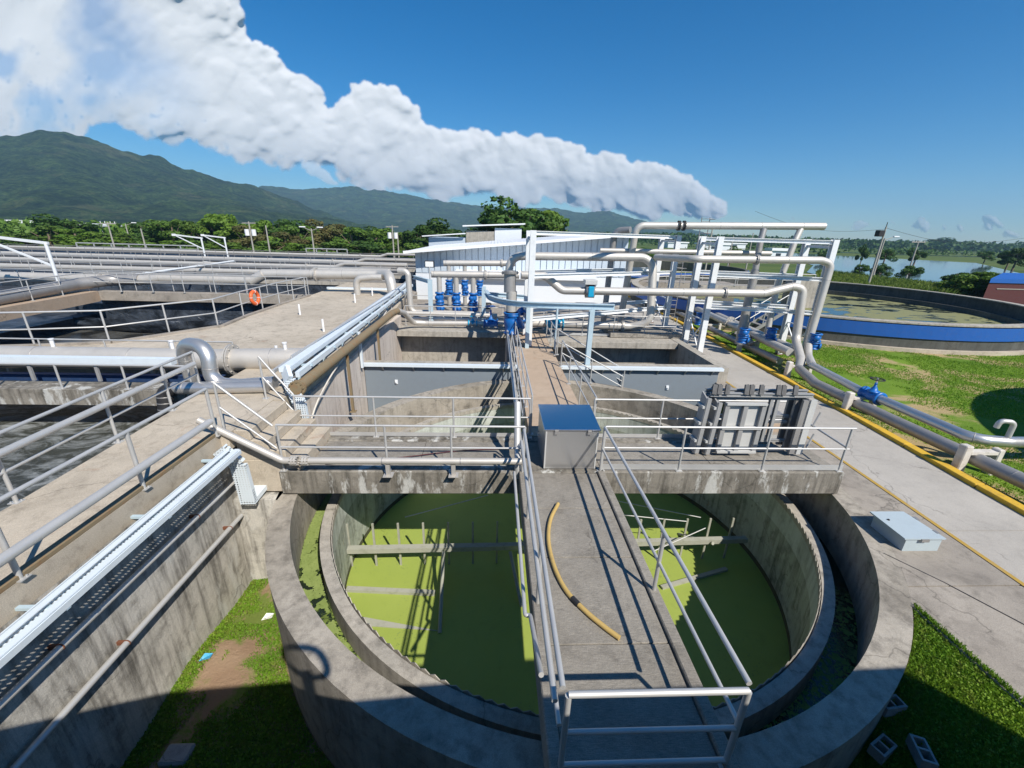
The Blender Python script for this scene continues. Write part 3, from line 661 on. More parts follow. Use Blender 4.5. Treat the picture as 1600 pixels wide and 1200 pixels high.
# ================================================================== RAILINGS NEAR
GR = 'steel railings of the walkways'
railing('nearest steel railing boxing in the end of the walkway at the camera', [(.69, 2.44, 0), (2.3, 2.44, 0)], mids=(.55, .08), posts=[(.69, 2.44, 0), (2.3, 2.44, 0)], r=.03, mat='rail')
railing('steel railing along the walkway on the side of the paved road', [(2.34, 2.5, 0), (2.35, 7.74, 0)], posts=[(2.345, 4.5, 0), (2.35, 7.74, 0)], r=.028)
railing('steel railing along the walkway beside the yellow hose', [(.65, 2.5, 0), (.65, 7.62, 0)], posts=[(.65, 4.3, 0), (.65, 6.1, 0), (.65, 7.62, 0)], r=.028)
railing('front railing of the bridge in front of the slide gates', [(2.38, 7.78, 0), (7.84, 7.78, 0)], posts=[(2.38, 7.78, 0), (4.1, 7.78, 0), (5.98, 7.78, 0), (7.76, 7.78, 0)], toe=.13)
railing('front railing of the bridge carrying the slim pipe beside the stair', [(-4.35, 7.74, 0), (.68, 7.74, 0)], posts=[(-4.35, 7.74, 0), (-2.2, 7.74, 0), (-.85, 7.74, 0), (.68, 7.74, 0)])
railing('rear railing of the bridge between the stair and the tan walkway', [(-4.7, 9.3, 0), (.92, 9.3, 0)], posts=[(-4.7, 9.3, 0), (-2.85, 9.3, 0), (-.95, 9.3, 0), (.92, 9.3, 0)], toe=.1)
railing('rear railing of the bridge running behind the slide gates', [(2.5, 9.3, 0), (7.9, 9.3, 0)], posts=[(2.5, 9.3, 0), (4.2, 9.3, 0), (7.9, 9.3, 0)], toe=.1)
railing('short end railing of the bridge by the paved road', [(7.84, 7.86, 0), (7.9, 9.22, 0)], h=.55, mids=(), posts=[])
railing('sloping railing up the near side of the stair', [(-4.4, 7.7, 0), (-5.35, 7.7, .9)], posts=[(-5.35, 7.7, .9)])
railing('sloping railing up the far side of the stair', [(-4.75, 9.4, 0), (-5.2, 9.48, .55), (-5.45, 9.5, .9)], posts=[(-5.45, 9.5, .9)])
railing('steel railing above the cable tray on the edge of the long deck', [(-5.42, -.5, DZ), (-5.42, 7.55, DZ)], h=.98, mids=(), posts=[(-5.42, y, DZ) for y in (0, 2.0, 3.95, 5.75, 7.55)], r=.03)
railing('steel railing between the long deck and the foaming water', [(-6.93, -.5, DZ), (-6.95, 5.4, DZ), (-7.15, 9.8, DZ)], mids=(.5,), posts=[(-6.93, 1.5, DZ), (-6.93, 3.5, DZ), (-6.95, 5.4, DZ), (-7.03, 7.25, DZ), (-7.1, 8.75, DZ), (-7.15, 9.8, DZ)], r=.028)
railing('low railing along the blue channel over the foaming tank', [(-34, 10.02, .9), (-7.5, 10.02, .9)], h=.62, mids=(), gap=1.6)
railing('railing behind the pale cable tray and big pipe', [(-34, 12.55, .88), (-7.9, 12.55, .88)], h=.6, mids=(), gap=1.9, detail=False)
R4 = [(-34, 13.35, .9), (-16.5, 13.55, .9), (-15.05, 13.85, .9), (-13.15, 14.4, .9), (-12.2, 15.85, .9), (-11.25, 17.2, .9), (-11.45, 19.4, .9), (-11.5, 22.9, .9), (-11.35, 25.9, .9)]
railing('long curved railing round the dark lined tank with the orange life ring', R4, h=1.1, gap=1.9, r=.03)
railing('railing along the tray on the inner edge of the upper deck', [(-5.3, 10.7, .9), (-5.35, 22, .9), (-5.9, 29, .9)], h=.72, mids=(.4,), gap=1.7, r=.02)
railing('railing of the tan walkway on the big blue valve side', [(.98, 9.5, 0), (.98, 21.8, 0)], gap=1.75, r=.022)
railing('inner railing of the tan walkway beside the conduits', [(.78, 9.5, 0), (.78, 17.4, 0)], h=.85, gap=2.3, mids=(.4,), r=.02)
railing('railing of the tan walkway nearest the cabinet', [(2.56, 9.42, 0), (2.62, 15.25, 0)], gap=1.95, r=.022)
railing('railing of the tan walkway beyond the branching stair', [(2.64, 16.9, 0), (2.64, 21.8, 0)], gap=1.6, r=.022)
railing('sloping handrail descending from the tan walkway towards the tank rim', [(2.66, 16.6, .1), (5.15, 15.25, -1.15)], gap=1.4, r=.022)
railing('second sloping handrail beside the grey coated wall', [(2.62, 15.3, .0), (4.9, 14.6, -1.1)], h=.95, gap=1.5, r=.022)
railing('railing in front of the pump platform behind the pale posts', [(-4.7, 22.25, 0), (.6, 22.25, 0)], gap=1.5, r=.022)
railing('railing on the basin edge under the dark arching pipe', [(2.9, 20.55, 0), (9.3, 20.55, 0)], gap=1.5, r=.022, toe=.12)
railing('second railing further back under the dark arching pipe', [(3.0, 24.6, 0), (9.0, 24.6, 0)], gap=1.6, r=.022)
railing('railing on the far edge of the pump platform', [(-5.4, 25.8, 0), (2.0, 25.8, 0)], h=1.1, gap=1.6, r=.022)
# ---- bundled conduits beside the walkway
GC = 'conduits clipped to the walkway edge'
pipe('thin grey conduit with a return bend beside the walkway', [(.54, 3.0, .5), (.54, 4.15, .0), (.47, 4.15, .0), (.47, 7.5, .12)], .03, .06, mat='rail', name='conduit', group=GC, cat='conduit', n=8)
pipe('upper grey conduit running the length of the walkway railing', [(.6, 2.55, .8), (.6, 7.6, .8), (.62, 7.9, .55)], .03, .1, mat='rail', name='conduit', group=GC, cat='conduit', n=8)
pipe('grey conduit under the middle rail by the tan walkway', [(.68, 9.45, .35), (.7, 21, .35)], .045, mat='rail', name='conduit', group=GC, cat='conduit', n=8)
pipe('grey conduit passing the cabinet on the blue valve side', [(.62, 7.9, .45), (.64, 21.0, .62)], .05, mat='rail', name='conduit', group=GC, cat='conduit', n=8)
pipe('vertical galvanised pipe going down at the bridge corner', [(.56, 8.6, 1.25), (.56, 8.1, .35), (.56, 7.75, .2), (.56, 7.72, -.15)], .075, .2, mat='rail', name='conduit', group=GC, cat='conduit')

# ================================================================== CABINET, HOSE, BRIDGE PIPE
T = thing('steel_cabinet', (1.68, 8.45, 0), 'blue reflecting brushed steel cabinet where the walkway meets the bridge', 'cabinet')
build(MB().prism([(1.12, 7.82), (2.26, 7.82), (2.32, 9.14), (1.12, 9.14)], .01, .93), 'body', 'boxsteel', T, bevel=.006)
build(MB().prism([(1.09, 7.79), (2.29, 7.79), (2.35, 9.17), (1.09, 9.17)], .934, .965), 'lid', 'lidsteel', T, bevel=.006)
for x in (1.35, 2.05): build(MB().box(x-.04, x+.04, 7.775, 7.789, .86, .97).cyl((x-.04, 7.775, .94), (x+.04, 7.775, .94), .009, 6), 'hinge', 'pipedark', T)
build(MB().tube([(1.02+.06, 8.3, .55), (1.02, 8.3, .55), (1.02, 8.55, .55), (1.08, 8.55, .55)], .01, 6), 'handle', 'pipedark', T)
for x in (1.14, 2.24): build(MB().bar((x, 7.815, .02), (x, 7.815, .92), .03, .008, (0, 1, 0)), 'corner_trim', 'gatelight', T)
hp = [PZ(872, 787, .035), PZ(860, 812, .035), PZ(857, 845, .035), PZ(866, 885, .035), PZ(885, 923, .035), PZ(915, 955, .035), PZ(945, 980, .035), PZ(968, 997, .035)]
def smooth(pts, k=6):
    P = [V(p) for p in pts]; P = [P[0]*2-P[1]]+P+[P[-1]*2-P[-2]]; out = []
    for i in range(1, len(P)-2):
        for j in range(k):
            t = j/k; a, b, c, d = P[i-1], P[i], P[i+1], P[i+2]
            out.append(.5*((2*b)+(c-a)*t+(2*a-5*b+4*c-d)*t*t+(3*b-a-3*c+d)*t**3))
    out.append(P[-2]); return out
hs_ = smooth(hp); T = tag(build(MB().tube(hs_, .034, 12), 'hose', 'hose', org=hs_[0]), 'tan yellow rubber hose lying in a curve on the walkway', 'hose')
i = int(len(hs_)*.62); build(MB().tube(hs_[i:i+3], .039, 12), 'tape', 'black', T)
pipe('slim pale steel pipe along the front of the bridge with a bolted flange pair', [(-3.85, 7.58, .33), (.62, 7.58, .33)], .07, flanges=(.05,), seams=(1.6, 3.2), name='water_pipe', stands=((1.7, -.01), (3.05, -.01)))
pipe('short sloping steel pipe coming down beside the stair to the flange', [(-5.75, 7.62, 1.2), (-4.25, 7.58, .33), (-3.98, 7.58, .33)], .07, .2, flanges=(-.04,), name='water_pipe')
pipe('thin brown cable sagging across the bridge slab', smooth([(-3.6, 8.0, .0), (-2.2, 8.2, .03), (-.8, 8.6, .0), (.5, 8.75, -.01)]), .012, 0, mat='redbrown', name='cable', n=6, cat='cable')

# ================================================================== SLIDE GATES STACKED ON THE BRIDGE
GG = 'steel slide gates stored on the bridge'
def gate_side(label, x, y0, y1, h, lean):
    T = thing('slide_gate', (x, y0, .0), label, 'slide gate', GG)
    mb = MB(); mb.add([(x, y0, .02), (x+.03, y0, .02), (x+.03, y1, .02), (x, y1, .02), (x+lean, y0+.0, h-.1), (x+lean+.03, y0, h-.1), (x+lean+.03, y1, h), (x+lean, y1, h)], [(0, 3, 2, 1), (4, 5, 6, 7), (0, 1, 5, 4), (1, 2, 6, 5), (2, 3, 7, 6), (3, 0, 4, 7)])
    build(mb, 'plate', 'gate', T)
    for t in (.04, .5, .96):
        y = y0+(y1-y0)*t; build(MB().bar((x+.06, y, .03), (x+lean+.06, y, h-.08), .09, .05, (0, 1, 0)), 'rib', 'gate', T)
    for z in (.35, .8, 1.2): build(MB().bar((x-.03+lean*z/h, y0, z), (x-.03+lean*z/h, y1, z), .05, .06), 'stiffener', 'gatelight', T)
gate_side('narrow grey slide gate standing edge on at the end of the stack', 4.78, 8.5, 8.78, 1.5, .06)
gate_side('second narrow grey slide gate beside the ribbed gate panel', 5.02, 8.45, 8.75, 1.42, .06)
T = thing('slide_gate', (5.8, 8.5, 0), 'ribbed grey slide gate panel facing the camera in the stack', 'slide gate', GG)
build(MB().box(5.3, 6.2, 8.52, 8.55, .12, 1.3), 'plate', 'gatelight', T)
for x in (5.32, 5.75, 6.18): build(MB().box(x-.05, x+.05, 8.44, 8.518, .08, 1.34), 'rib', 'gate', T)
for z in (.1, .72, 1.32): build(MB().box(5.28, 6.22, 8.41, 8.50, z-.025, z+.025), 'stiffener', 'gatelight', T)
T = thing('slide_gate', (6.6, 8.7, 0), 'wide open grey gate frame with hooked lugs along its top beam', 'slide gate', GG)
for y, z in ((8.62, 1.48), (8.82, 1.5), (8.72, 1.38)): build(MB().ibeam((4.95, y, z), (7.38, y, z), .08, .09), 'top_beam', 'gate', T)
for z, y in ((.08, 8.62), (.28, 8.7), (.75, 8.75), (.9, 8.75)): build(MB().ibeam((5.1, y, z), (7.04, y, z), .06, .06), 'cross_beam', 'gate', T)
for x in (6.45, 6.6): build(MB().ibeam((x, 8.66, .3), (x, 8.66, 1.35), .07, .08, up=(0, 1, 0)), 'upright', 'gate', T)
def lug():
    mb = MB(); mb.bar((0, -.12, .0), (.05, -.02, .2), .05, .1, (1, 0, 0)); mb.bar((.05, -.02, .19), (.14, .1, .1), .05, .07, (1, 0, 0)); return mb
me = shared(('lug',), lug, 'lugpaint')
for x in (5.0, 5.12, 5.3, 5.75, 5.87, 6.1, 6.5, 6.62, 6.9): link_mesh('lug', me, T, (x, 8.68, 1.5))
T = thing('slide_gate', (7.5, 8.7, 0), 'dark ribbed slide gate standing at the road end of the stack', 'slide gate', GG)
build(MB().box(7.18, 7.21, 8.45, 8.95, .05, 1.44), 'plate', 'pipedark', T)
for y in (8.47, 8.7, 8.93): build(MB().box(7.06, 7.178, y-.03, y+.03, .05, 1.42), 'rib', 'pipedark', T)
build(MB().box(7.213, 7.36, 8.42, 8.45, .05, 1.44), 'end_plate', 'gatelight', T)
for z in (.35, .9): build(MB().bar((7.4, 8.4, z-.1), (7.58, 8.5, z+.2), .03, .06), 'stay', 'gate', T)
T = thing('cabinet', (8.2, 11.3, -.6), 'low tan cabinet with a grey lid behind the slide gates', 'cabinet')
build(MB().box(7.5, 8.7, 10.9, 11.7, -.6, -.12), 'body', 'tan', T); build(MB().prism([(7.45, 10.85), (8.75, 10.85), (8.75, 11.75), (7.45, 11.75)], -.118, -.08), 'lid', 'pipedark', T)

# ================================================================== CABLE TRAYS AND WALL PIPES
T = thing('cable_tray', (-5.2, 3, .5), 'white cable tray bracketed along the top of the near retaining wall', 'cable tray')
y0, y1 = -2, 7.28
build(MB().bar((-5.0, y0, .56), (-5.0, y1, .67), .29, .012), 'tray_bottom', 'perf', T)
build(MB().bar((-4.845, y0, .59), (-4.845, y1, .70), .015, .08), 'tray_side', 'tray', T)
build(MB().bar((-5.145, y0, .59), (-5.145, y1, .70), .015, .08), 'tray_side', 'tray', T)
build(MB().bar((-4.90, y0, .64), (-4.90, y1, .75), .09, .015), 'tray_cover', 'tray', T)
build(MB().bar((-5.07, y0, .63), (-5.07, y1, .74), .08, .012), 'tray_cover', 'tray', T)
me = shared(('bracket',), lambda: MB().bar((-.22, 0, 0), (.36, 0, 0), .05, .04).bar((-.2, 0, -.25), (.2, 0, -.03), .04, .03), 'pale')
for k in range(6): link_mesh('bracket', me, T, (-5.2, -1+k*1.6, .55+.012*(k*1.6+1)))
c = [(-5.25, 7.3, .74), (-4.98, 7.34, .38), (-4.94, 7.34, -.52)]
build(MB().bar(c[0], c[1], .3, .1, (0, 1, 0)), 'tray_bend', 'perfv', T); build(MB().bar(c[1], c[2], .3, .1, (0, 1, 0)), 'tray_drop', 'perfv', T)
build(MB().bar((-4.98, 7.42, -.5), (-4.9, 8.4, -.35), .3, .1), 'tray_tail', 'tray', T)
for z, lab in ((-.13, 'upper thin pipe clamped along the near retaining wall'), (-.95, 'lower thin pipe clamped along the near retaining wall')):
    yy = 7.5; o = pipe(lab, [(-5.27, -2, z+.0), (-5.27, yy, z)], .045, mat='rail', name='wall_pipe', group='thin pipes clamped to the retaining wall', n=10)
    for k in range(3):
        y = 1.4+k*2.5+(z < -.5)*.7; build(MB().torus((-5.27, y, z), .044, .010, (0, 1, 0), 12, 5).box(-5.4, -5.3, y-.02, y+.02, z-.03, z+.03), 'clamp', 'rustspot', o)
T = thing('cable_tray', (-5.15, 18, 1.5), 'long pale blue cable tray running along the upper deck edge', 'cable tray')
a, b = V(-5.12, 9.9, 1.5), V(-5.75, 28.5, 1.5)
build(MB().bar(a, b, .26, .12), 'tray_cover', 'tray', T); build(MB().bar(a+V(.3, 0, -.12), b+V(.3, 0, -.12), .1, .14), 'tray_cover', 'tray', T)
build(MB().bar(a+V(-.28, 0, -.05), b+V(-.28, 0, -.05), .07, .08), 'conduit', 'rail', T)
build(MB().bar(a+V(.0, 0, -.34), b+V(.0, 0, -.34), .05, .05), 'conduit', 'pipedark', T)
me = shared(('traypost',), lambda: MB().bar((0, 0, -.6), (0, 0, -.07), .06, .06, (0, 1, 0)).bar((-.3, 0, -.1), (.4, 0, -.1), .05, .05), 'pale')
for k in range(10):
    p = a+(b-a)*((k+.4)/10); link_mesh('tray_post', me, T, p)
c = [(-5.0, 9.85, 1.48), (-4.85, 9.6, .95), (-4.72, 9.5, .9), (-4.62, 9.46, -.15)]
build(MB().bar((-5.12, 9.95, 1.5), (-4.95, 9.7, 1.3), .3, .1, (0, 1, .3)), 'tray_bend', 'tray', T)
build(MB().bar((-4.95, 9.7, 1.3), (-4.7, 9.55, .75), .3, .1, (0, 1, 0)), 'tray_bend', 'perfv', T)
build(MB().bar((-4.7, 9.55, .75), (-4.66, 9.52, -.1), .28, .1, (0, 1, 0)), 'tray_drop', 'perfv', T)
# white posts standing in front of pink wall
tag(build(MB().box(-4.9, -4.82, 14.9, 15.0, -.05, 1.3), 'post', 'tray'), 'white post beside the rusty pipe at the basin corner', 'post')
pipe('long rusty brown pipe sloping along the pinkish wall', [(-4.75, 9.55, 1.12), (-4.6, 19.0, 1.25), (-4.5, 19.6, 1.25)], .14, .2, mat='rust', flanges=(.1,), name='rusty_pipe', stands=((3.5, -1.0), (7.0, -1.0)))
pipe('bent pale pipe dropping from the rusty pipe to the basin edge', [(-4.5, 19.62, 1.25), (-4.4, 20.5, 1.0), (-4.2, 21.6, .3), (-3.6, 21.75, .25), (.5, 21.75, .3)], .13, .35, name='steel_pipe', seams=(3.0,))
pipe('thin cable drooping beside the rusty pipe', smooth([(-4.8, 9.9, -.2), (-4.72, 10.8, .5), (-4.75, 13, .95), (-4.8, 17, 1.1), (-4.9, 19.2, 1.3)]), .025, 0, mat='saddle', name='cable', n=6, cat='cable')
# deck handrail-side fat pipes
pipe('fat grey pipe fixed inside the railing above the cable tray', [(-5.3, -1, 1.32), (-5.3, 7.3, 1.32)], .062, mat='rail', name='steel_pipe', n=12)
pipe('fat grey pipe fixed to the railing beside the foaming water', [(-6.82, -1, 1.72), (-6.84, 5, 1.72), (-7.02, 9.6, 1.72)], .055, mat='rail', name='steel_pipe', n=12)
# ================================================================== CROSSWAY PIPES
T = thing('cable_tray', (-20, 11.0, 1.35), 'pale cable tray in front of the big pipe, left of the inverted U pipe', 'cable tray')
T['label'] = 'straight pale cable tray in front of the big pipe, ending at the inverted U pipe'
build(MB().box(-36, -8.55, 10.9, 11.1, 1.24, 1.42), 'tray_cover', 'tray', T)
me = shared(('traypost2',), lambda: MB().bar((0, 0, -.5), (0, 0, 0), .08, .05, (0, 1, 0)), 'gate')
for k in range(14): link_mesh('tray_post', me, T, (-8.9-k*1.7, 11.0, 1.24))
pipe('big pale steel pipe crossing between the tanks with a thick bolted flange', [(-40, 12.0, 1.08), (-8.2, 12.0, 1.08), (-6.0, 12.1, 1.12), (-5.45, 12.15, 1.12)], .32, 0, flanges=(32.35,), seams=(20, 24, 27, 29.6, 33.5), name='main_pipe', n=28, stands=((22, .5), (26, .5), (30, .5), (33.6, .88)))
pipe('polished inverted U pipe rising beside the deck corner', [(-7.95, 10.75, .2), (-7.95, 10.6, 1.95), (-7.1, 10.3, 1.95), (-7.1, 10.15, 1.02), (-6.4, 10.15, .98), (-5.55, 10.2, 1.05)], .175, .4, mat='bright', name='u_pipe', n=22, seams=(1.3, 2.9))
pipe('short horizontal steel pipe below the inverted U pipe', [(-7.75, 9.75, 1.04), (-5.6, 9.9, 1.06)], .15, mat='bright', name='steel_pipe', n=20, seams=(.15, .25))
pipe('black hose coupling at the end of the short steel pipe', [(-7.95, 9.6, .35), (-7.95, 9.7, .95), (-7.72, 9.76, 1.04)], .17, .15, mat='black', name='hose_coupling', n=16, seams=(.2, .35, .5), cat='coupling')
for i, (x, y) in enumerate([(469, 482), (555, 463), (582, 452), (435, 555), (506, 508)]):
    p = PZ(x, y+10, .9); tag(build(MB().cyl(p, (p[0], p[1], p[2]+.5), .045, 8), 'stub_pipe', 'lamp'), ['short white stub pipe near the middle of the upper deck', 'short white stub pipe by the tray, third from the far end', 'farthest short white stub pipe on the upper deck', 'short white stub pipe closest to the big bolted flange', 'short white stub pipe beside the rust stained patch of deck'][i], 'stub pipe', 'white stub pipes on the upper deck')
# small vent stubs on the big pipe
for i, x in enumerate((-12.6, -9.3, -6.1)):
    tag(build(MB().cyl((x, 12.05, 1.38), (x, 12.05, 1.6), .05, 8).cyl((x, 12.05, 1.6), (x, 12.05, 1.63), .07, 8), 'vent_stub', 'lamp'), ['white vent stub on the pipe farthest from the U pipe', 'white vent stub on the pipe just before the U pipe', 'white vent stub on the pipe above the bolted flange'][i], 'vent', 'vent stubs on the big pipe')
# life ring on the curved railing
rp = V(-11.36, 20.4, 1.6); T = thing('life_ring', rp, 'orange life ring hung on the curved railing of the dark tank', 'life ring')
build(MB().torus(rp, .28, .08, (1, -.08, .05), 28, 10), 'ring', 'orange', T)
for k in range(4):
    a = k*math.pi/2+.7; ax = V(1, -.08, .05).normalized(); x = ax.orthogonal().normalized(); y = ax.cross(x); d = x*math.cos(a)+y*math.sin(a)
    build(MB().torus(rp+d*.28, .085, .01, ax.cross(d), 12, 5), 'strap', 'lamp', T)

# ================================================================== BUILDING BEHIND THE CAMERA, ROUND TANK OFF TO THE SIDE
T = thing('control_building', (-10, -6, -3), 'concrete building at whose roof edge the picture is taken', 'building')
build(MB().prism([(-34, -14), (8.0, -14), (8.0, .40), (3.0, .28), (-2.0, -.05), (-4.7, -.12), (-34, -1.0)], -4.6, 3.45), 'wall', 'wall', T)
T = thing('storage_tank', (26.3, 2.3, -.7), 'tall round steel tank beside the road whose shadow falls on the lawn', 'tank')
build(MB().lathe([(8.6, 0), (8.6, 5.6), (0, 6.1)], (26.35, 2.3, -.7), (0, 0, 1), 72, False), 'shell', 'whitewall', T)
T = thing('shadow_loop', (.3, -.6, 3.45), 'unseen square loop on a post added behind the camera to cast a shadow', 'lamp bracket')  # made-up loop, never in view; casts the shadow of the person holding the camera
build(MB().cyl((.36, -.3, 3.45), (.36, -.3, 4.3), .07, 8), 'post', 'pipedark', T)
build(MB().tube(smooth([(.36, -.3, 4.2), (.1, -.3, 4.4), (.14, -.3, 4.72), (.34, -.3, 4.8), (.58, -.3, 4.72), (.62, -.3, 4.38), (.36, -.3, 4.2)], 4), .045, 8), 'loop', 'pipedark', T)

# ================================================================== PUMP AND VALVE AREA
GH = 'horizontal manifold pipes over the blue valves'
pipe('nearer horizontal manifold pipe over the front row of blue valves', [(-3.5, 24, 2.55), (1.4, 24, 2.6)], .19, name='manifold_pipe', group=GH, seams=(.15, 3.2), flanges=(3.0,))
pipe('rear horizontal manifold pipe against the white shed', [(-3.15, 27, 2.95), (1.3, 27, 3.05)], .18, name='manifold_pipe', group=GH, seams=(.15,), flanges=(3.6,))
nm = ['closest to the deck', 'in the middle of its row', 'closest to the big blue valve']
for i, x in enumerate((-3.08, -2.13, -1.18)):
    pipe('upright riser pipe above the front blue valve '+nm[i], [(x, 24, .3), (x, 24, 2.4)], .14, name='riser_pipe', group='riser pipes of the front blue valves')
    check_valve('front blue check valve '+nm[i], (x, 24, .42), .19, 1.15, 'front row of blue check valves')
for i, x in enumerate((-2.85, -1.85, -.9)):
    pipe('upright riser pipe above the rear blue valve '+nm[i], [(x, 27, .3), (x, 27, 2.8)], .13, name='riser_pipe', group='riser pipes of the rear blue valves')
    check_valve('rear blue check valve '+nm[i], (x, 27, 1.0), .17, .95, 'rear row of blue check valves')
pipe('low horizontal pipe at the foot of the front blue valves', [(-5.3, 23.9, 2.7), (-4.75, 23.8, 2.7), (-4.7, 23.7, .45), (-.2, 23.7, .4)], .16, .35, name='steel_pipe')
pipe('pale pipe crossing low behind the platform railing', [(-4.9, 22.9, .55), (.2, 22.9, .5)], .12, name='steel_pipe')
pipe('thin white pipe under the front blue valves', [(-4.6, 23.2, .2), (-.3, 23.2, .2)], .08, mat='whitewall', name='white_pipe')
for i, x in enumerate((-3.0, -2.0, -1.1)):
    T = thing('pump', (x, 23.3, 0), 'white motor below the front blue valve '+nm[i], 'pump', 'pump motors under the blue valves')
    build(MB().lathe([(0, 0), (.13, 0), (.16, .05), (.16, .35), (.1, .4), (0, .4)], (x-.2, 23.35, .32), (1, 0, 0), 14), 'motor', 'whitewall', T)
    build(MB().box(x-.22, x+.22, 23.25, 23.45, .0, .15), 'foot', 'gate', T)
for i, x in enumerate((-2.35, -1.4, -.4)):
    T = thing('pump', (x, 26.2, 0), 'dark pump below the rear blue valve '+nm[i], 'pump', 'pumps under the rear blue valves')
    build(MB().lathe([(0, 0), (.17, 0), (.2, .05), (.2, .4), (.12, .46), (0, .46)], (x-.2, 26.2, .5), (1, 0, 0), 14), 'motor', 'black', T)
    build(MB().box(x-.25, x+.25, 26.05, 26.35, .0, .3), 'foot', 'saddle', T)
# teal and small blue valves on the basin edge pipe
gate_valve('small cyan valve on the pale pipe at the basin edge', (-1.1, 21.75, .3), (1, 0, 0), .11, .35, 'cyan', 'cyan')
gate_valve('dark blue valve on the pipe in the shade of the pale post', (-.15, 21.75, .3), (1, 0, 0), .17, .9, 'blue', 'blue')
# flood light
T = thing('flood_light', (-3.55, 23.5, 0), 'square flood light on a thin post at the corner of the pump platform', 'flood light')
build(MB().cyl((-3.5, 23.4, 0), (-3.5, 23.4, 3.0), .03, 8), 'post', 'rail', T); build(MB().box(-3.75, -3.25, 23.38, 23.5, 2.95, 3.3), 'housing', 'black', T, bevel=.02); build(MB().box(-3.71, -3.29, 23.365, 23.378, 2.99, 3.26), 'glass', 'lamp', T)
# pale blue monorail frame
T = thing('monorail_frame', (0, 20, 0), 'pale blue steel monorail frame curving over the basin beside the big valve', 'hoist frame')
build(MB().ibeam((-3.45, 23.0, 0), (-3.45, 23.0, 2.35), .22, .2, .03, up=(0, 1, 0)), 'post', 'pale', T)
build(MB().ibeam((-.55, 23.0, 0), (-.55, 23.0, 2.05), .22, .2, .03, up=(0, 1, 0)), 'post', 'pale', T)
build(MB().ibeam((1.5, 18.0, -.1), (1.5, 18.0, 1.95), .17, .18, .03, up=(0, 1, 0)), 'post', 'pale', T)
build(MB().ibeam((3.72, 15.58, 0), (3.72, 15.58, 2.2), .18, .2, .03, up=(0, 1, 0)), 'post', 'pale', T)
build(MB().ibeam((-.4, 22.9, 1.68), (1.9, 22.9, 1.55), .16, .2, .03), 'beam', 'pale', T)
cp = smooth([(-.42, 22.0, 1.9), (-.1, 19.5, 1.95), (.8, 17.5, 2.05), (2.4, 16.5, 2.15), (4.7, 16.1, 2.2)], 6)
mb = MB()
for a, b in zip(cp, cp[1:]): mb.ibeam(a, b+(b-a)*.04, .18, .22, .03)
build(mb, 'curved_beam', 'pale', T)
build(MB().ibeam((-3.45, 23.0, 2.25), (-4.6, 24.6, 2.3), .16, .2, .03), 'beam', 'pale', T)
pipe('galvanised steel post left of the tan walkway entrance', [(2.75, 17.9, 0), (2.75, 17.9, 1.9)], .05, mat='pale', name='post', cat='post', group=None)
# big blue wye valve and its upright
pipe('short fat grey upright pipe with a rounded end above the big blue valve', [(.7, 19.1, 3.25), (.72, 19.05, 2.3)], .27, 0, mat='pipedark', name='upright_pipe', n=22, flanges=(.1,))
pipe('grey spool above the big blue valve', [(.8, 19.0, 1.45), (.8, 19.0, 2.35)], .24, mat='pipe', name='spool_pipe', n=18)
T = thing('wye_valve', (.85, 19.0, .4), 'big bright blue valve hanging over the basin', 'valve')
build(MB().lathe([(.25, 0), (.36, 0), (.36, .07), (.28, .1), (.33, .35), (.37, .5), (.36, .7), (.3, .8), (.37, .84), (.37, .92), (.25, .92)], (.83, 18.95, .42), (.02, 0, 1), 22), 'body', 'blue', T)
build(MB().lathe([(.1, 0), (.24, .1), (.24, .4), (.34, .42), (.34, .5), (0, .52)], (.85, 18.9, .72), (.75, -.3, .55), 18), 'branch', 'blue', T)
build(MB().lathe([(.3, 0), (.38, 0), (.38, .06), (.3, .06)], (.83, 18.95, 1.35), (0, 0, 1), 20), 'flange', 'blue', T)
pipe('dark pipe dropping from the big blue valve into the basin', [(.8, 18.95, .42), (.78, 18.9, -3.3)], .23, mat='pipedark', name='drop_pipe', n=18)
gate_valve('blue gate valve behind the big blue valve', (1.45, 20.6, 1.0), (0, 1, 0), .2, .6, 'blue', 'blue')
# dark arch pipe
pipe('dark steel pipe arching over the platform and dropping to the basin edge', [(.72, 21.5, 2.6), (.8, 21.6, 3.75), (7.9, 21.2, 3.88), (7.95, 20.6, .75), (7.1, 20.9, .45), (1.9, 21.3, .45)], .2, .7, mat='pipe', name='arch_pipe', n=20, seams=(5.0, 12.5, 14), flanges=(12.2,))
gate_valve('cyan wafer valve on the low pipe at the head of the tan walkway', (3.15, 21.2, .45), (1, 0, 0), .21, .45, 'cyan', 'rail')
pipe('long steel pipe with an S bend crossing the road to the twin drop pipes', [(1.2, 19.3, 3.05), (2.3, 19.2, 3.05), (3.1, 19.1, 2.42), (12.0, 18.3, 2.6), (13.2, 18.2, 2.95), (13.65, 18.15, 2.85), (13.75, 17.9, .6), (13.2, 16.6, .05), (12.7, 15.9, -.15)], .175, .5, name='steel_pipe', n=20, flanges=(3.4, 9.35), seams=(5.5, 7.5, 11, 12.2), fl_mat='pipedark')
T = thing('flow_meter', (4.3, 19.0, 2.45), 'cyan flow meter with a grey box on the long S bend pipe', 'flow meter')
build(MB().lathe([(.26, -.2), (.3, -.2), (.3, .2), (.26, .2)], (4.35, 19.0, 2.44), (1, -.09, 0), 20), 'collar', 'pipedark', T)
build(MB().box(4.22, 4.48, 18.68, 18.73, 2.2, 2.68), 'plate', 'cyan', T, bevel=.03); build(MB().box(4.05, 4.6, 18.7, 19.2, 2.75, 2.95), 'box', 'gatelight', T, bevel=.01)
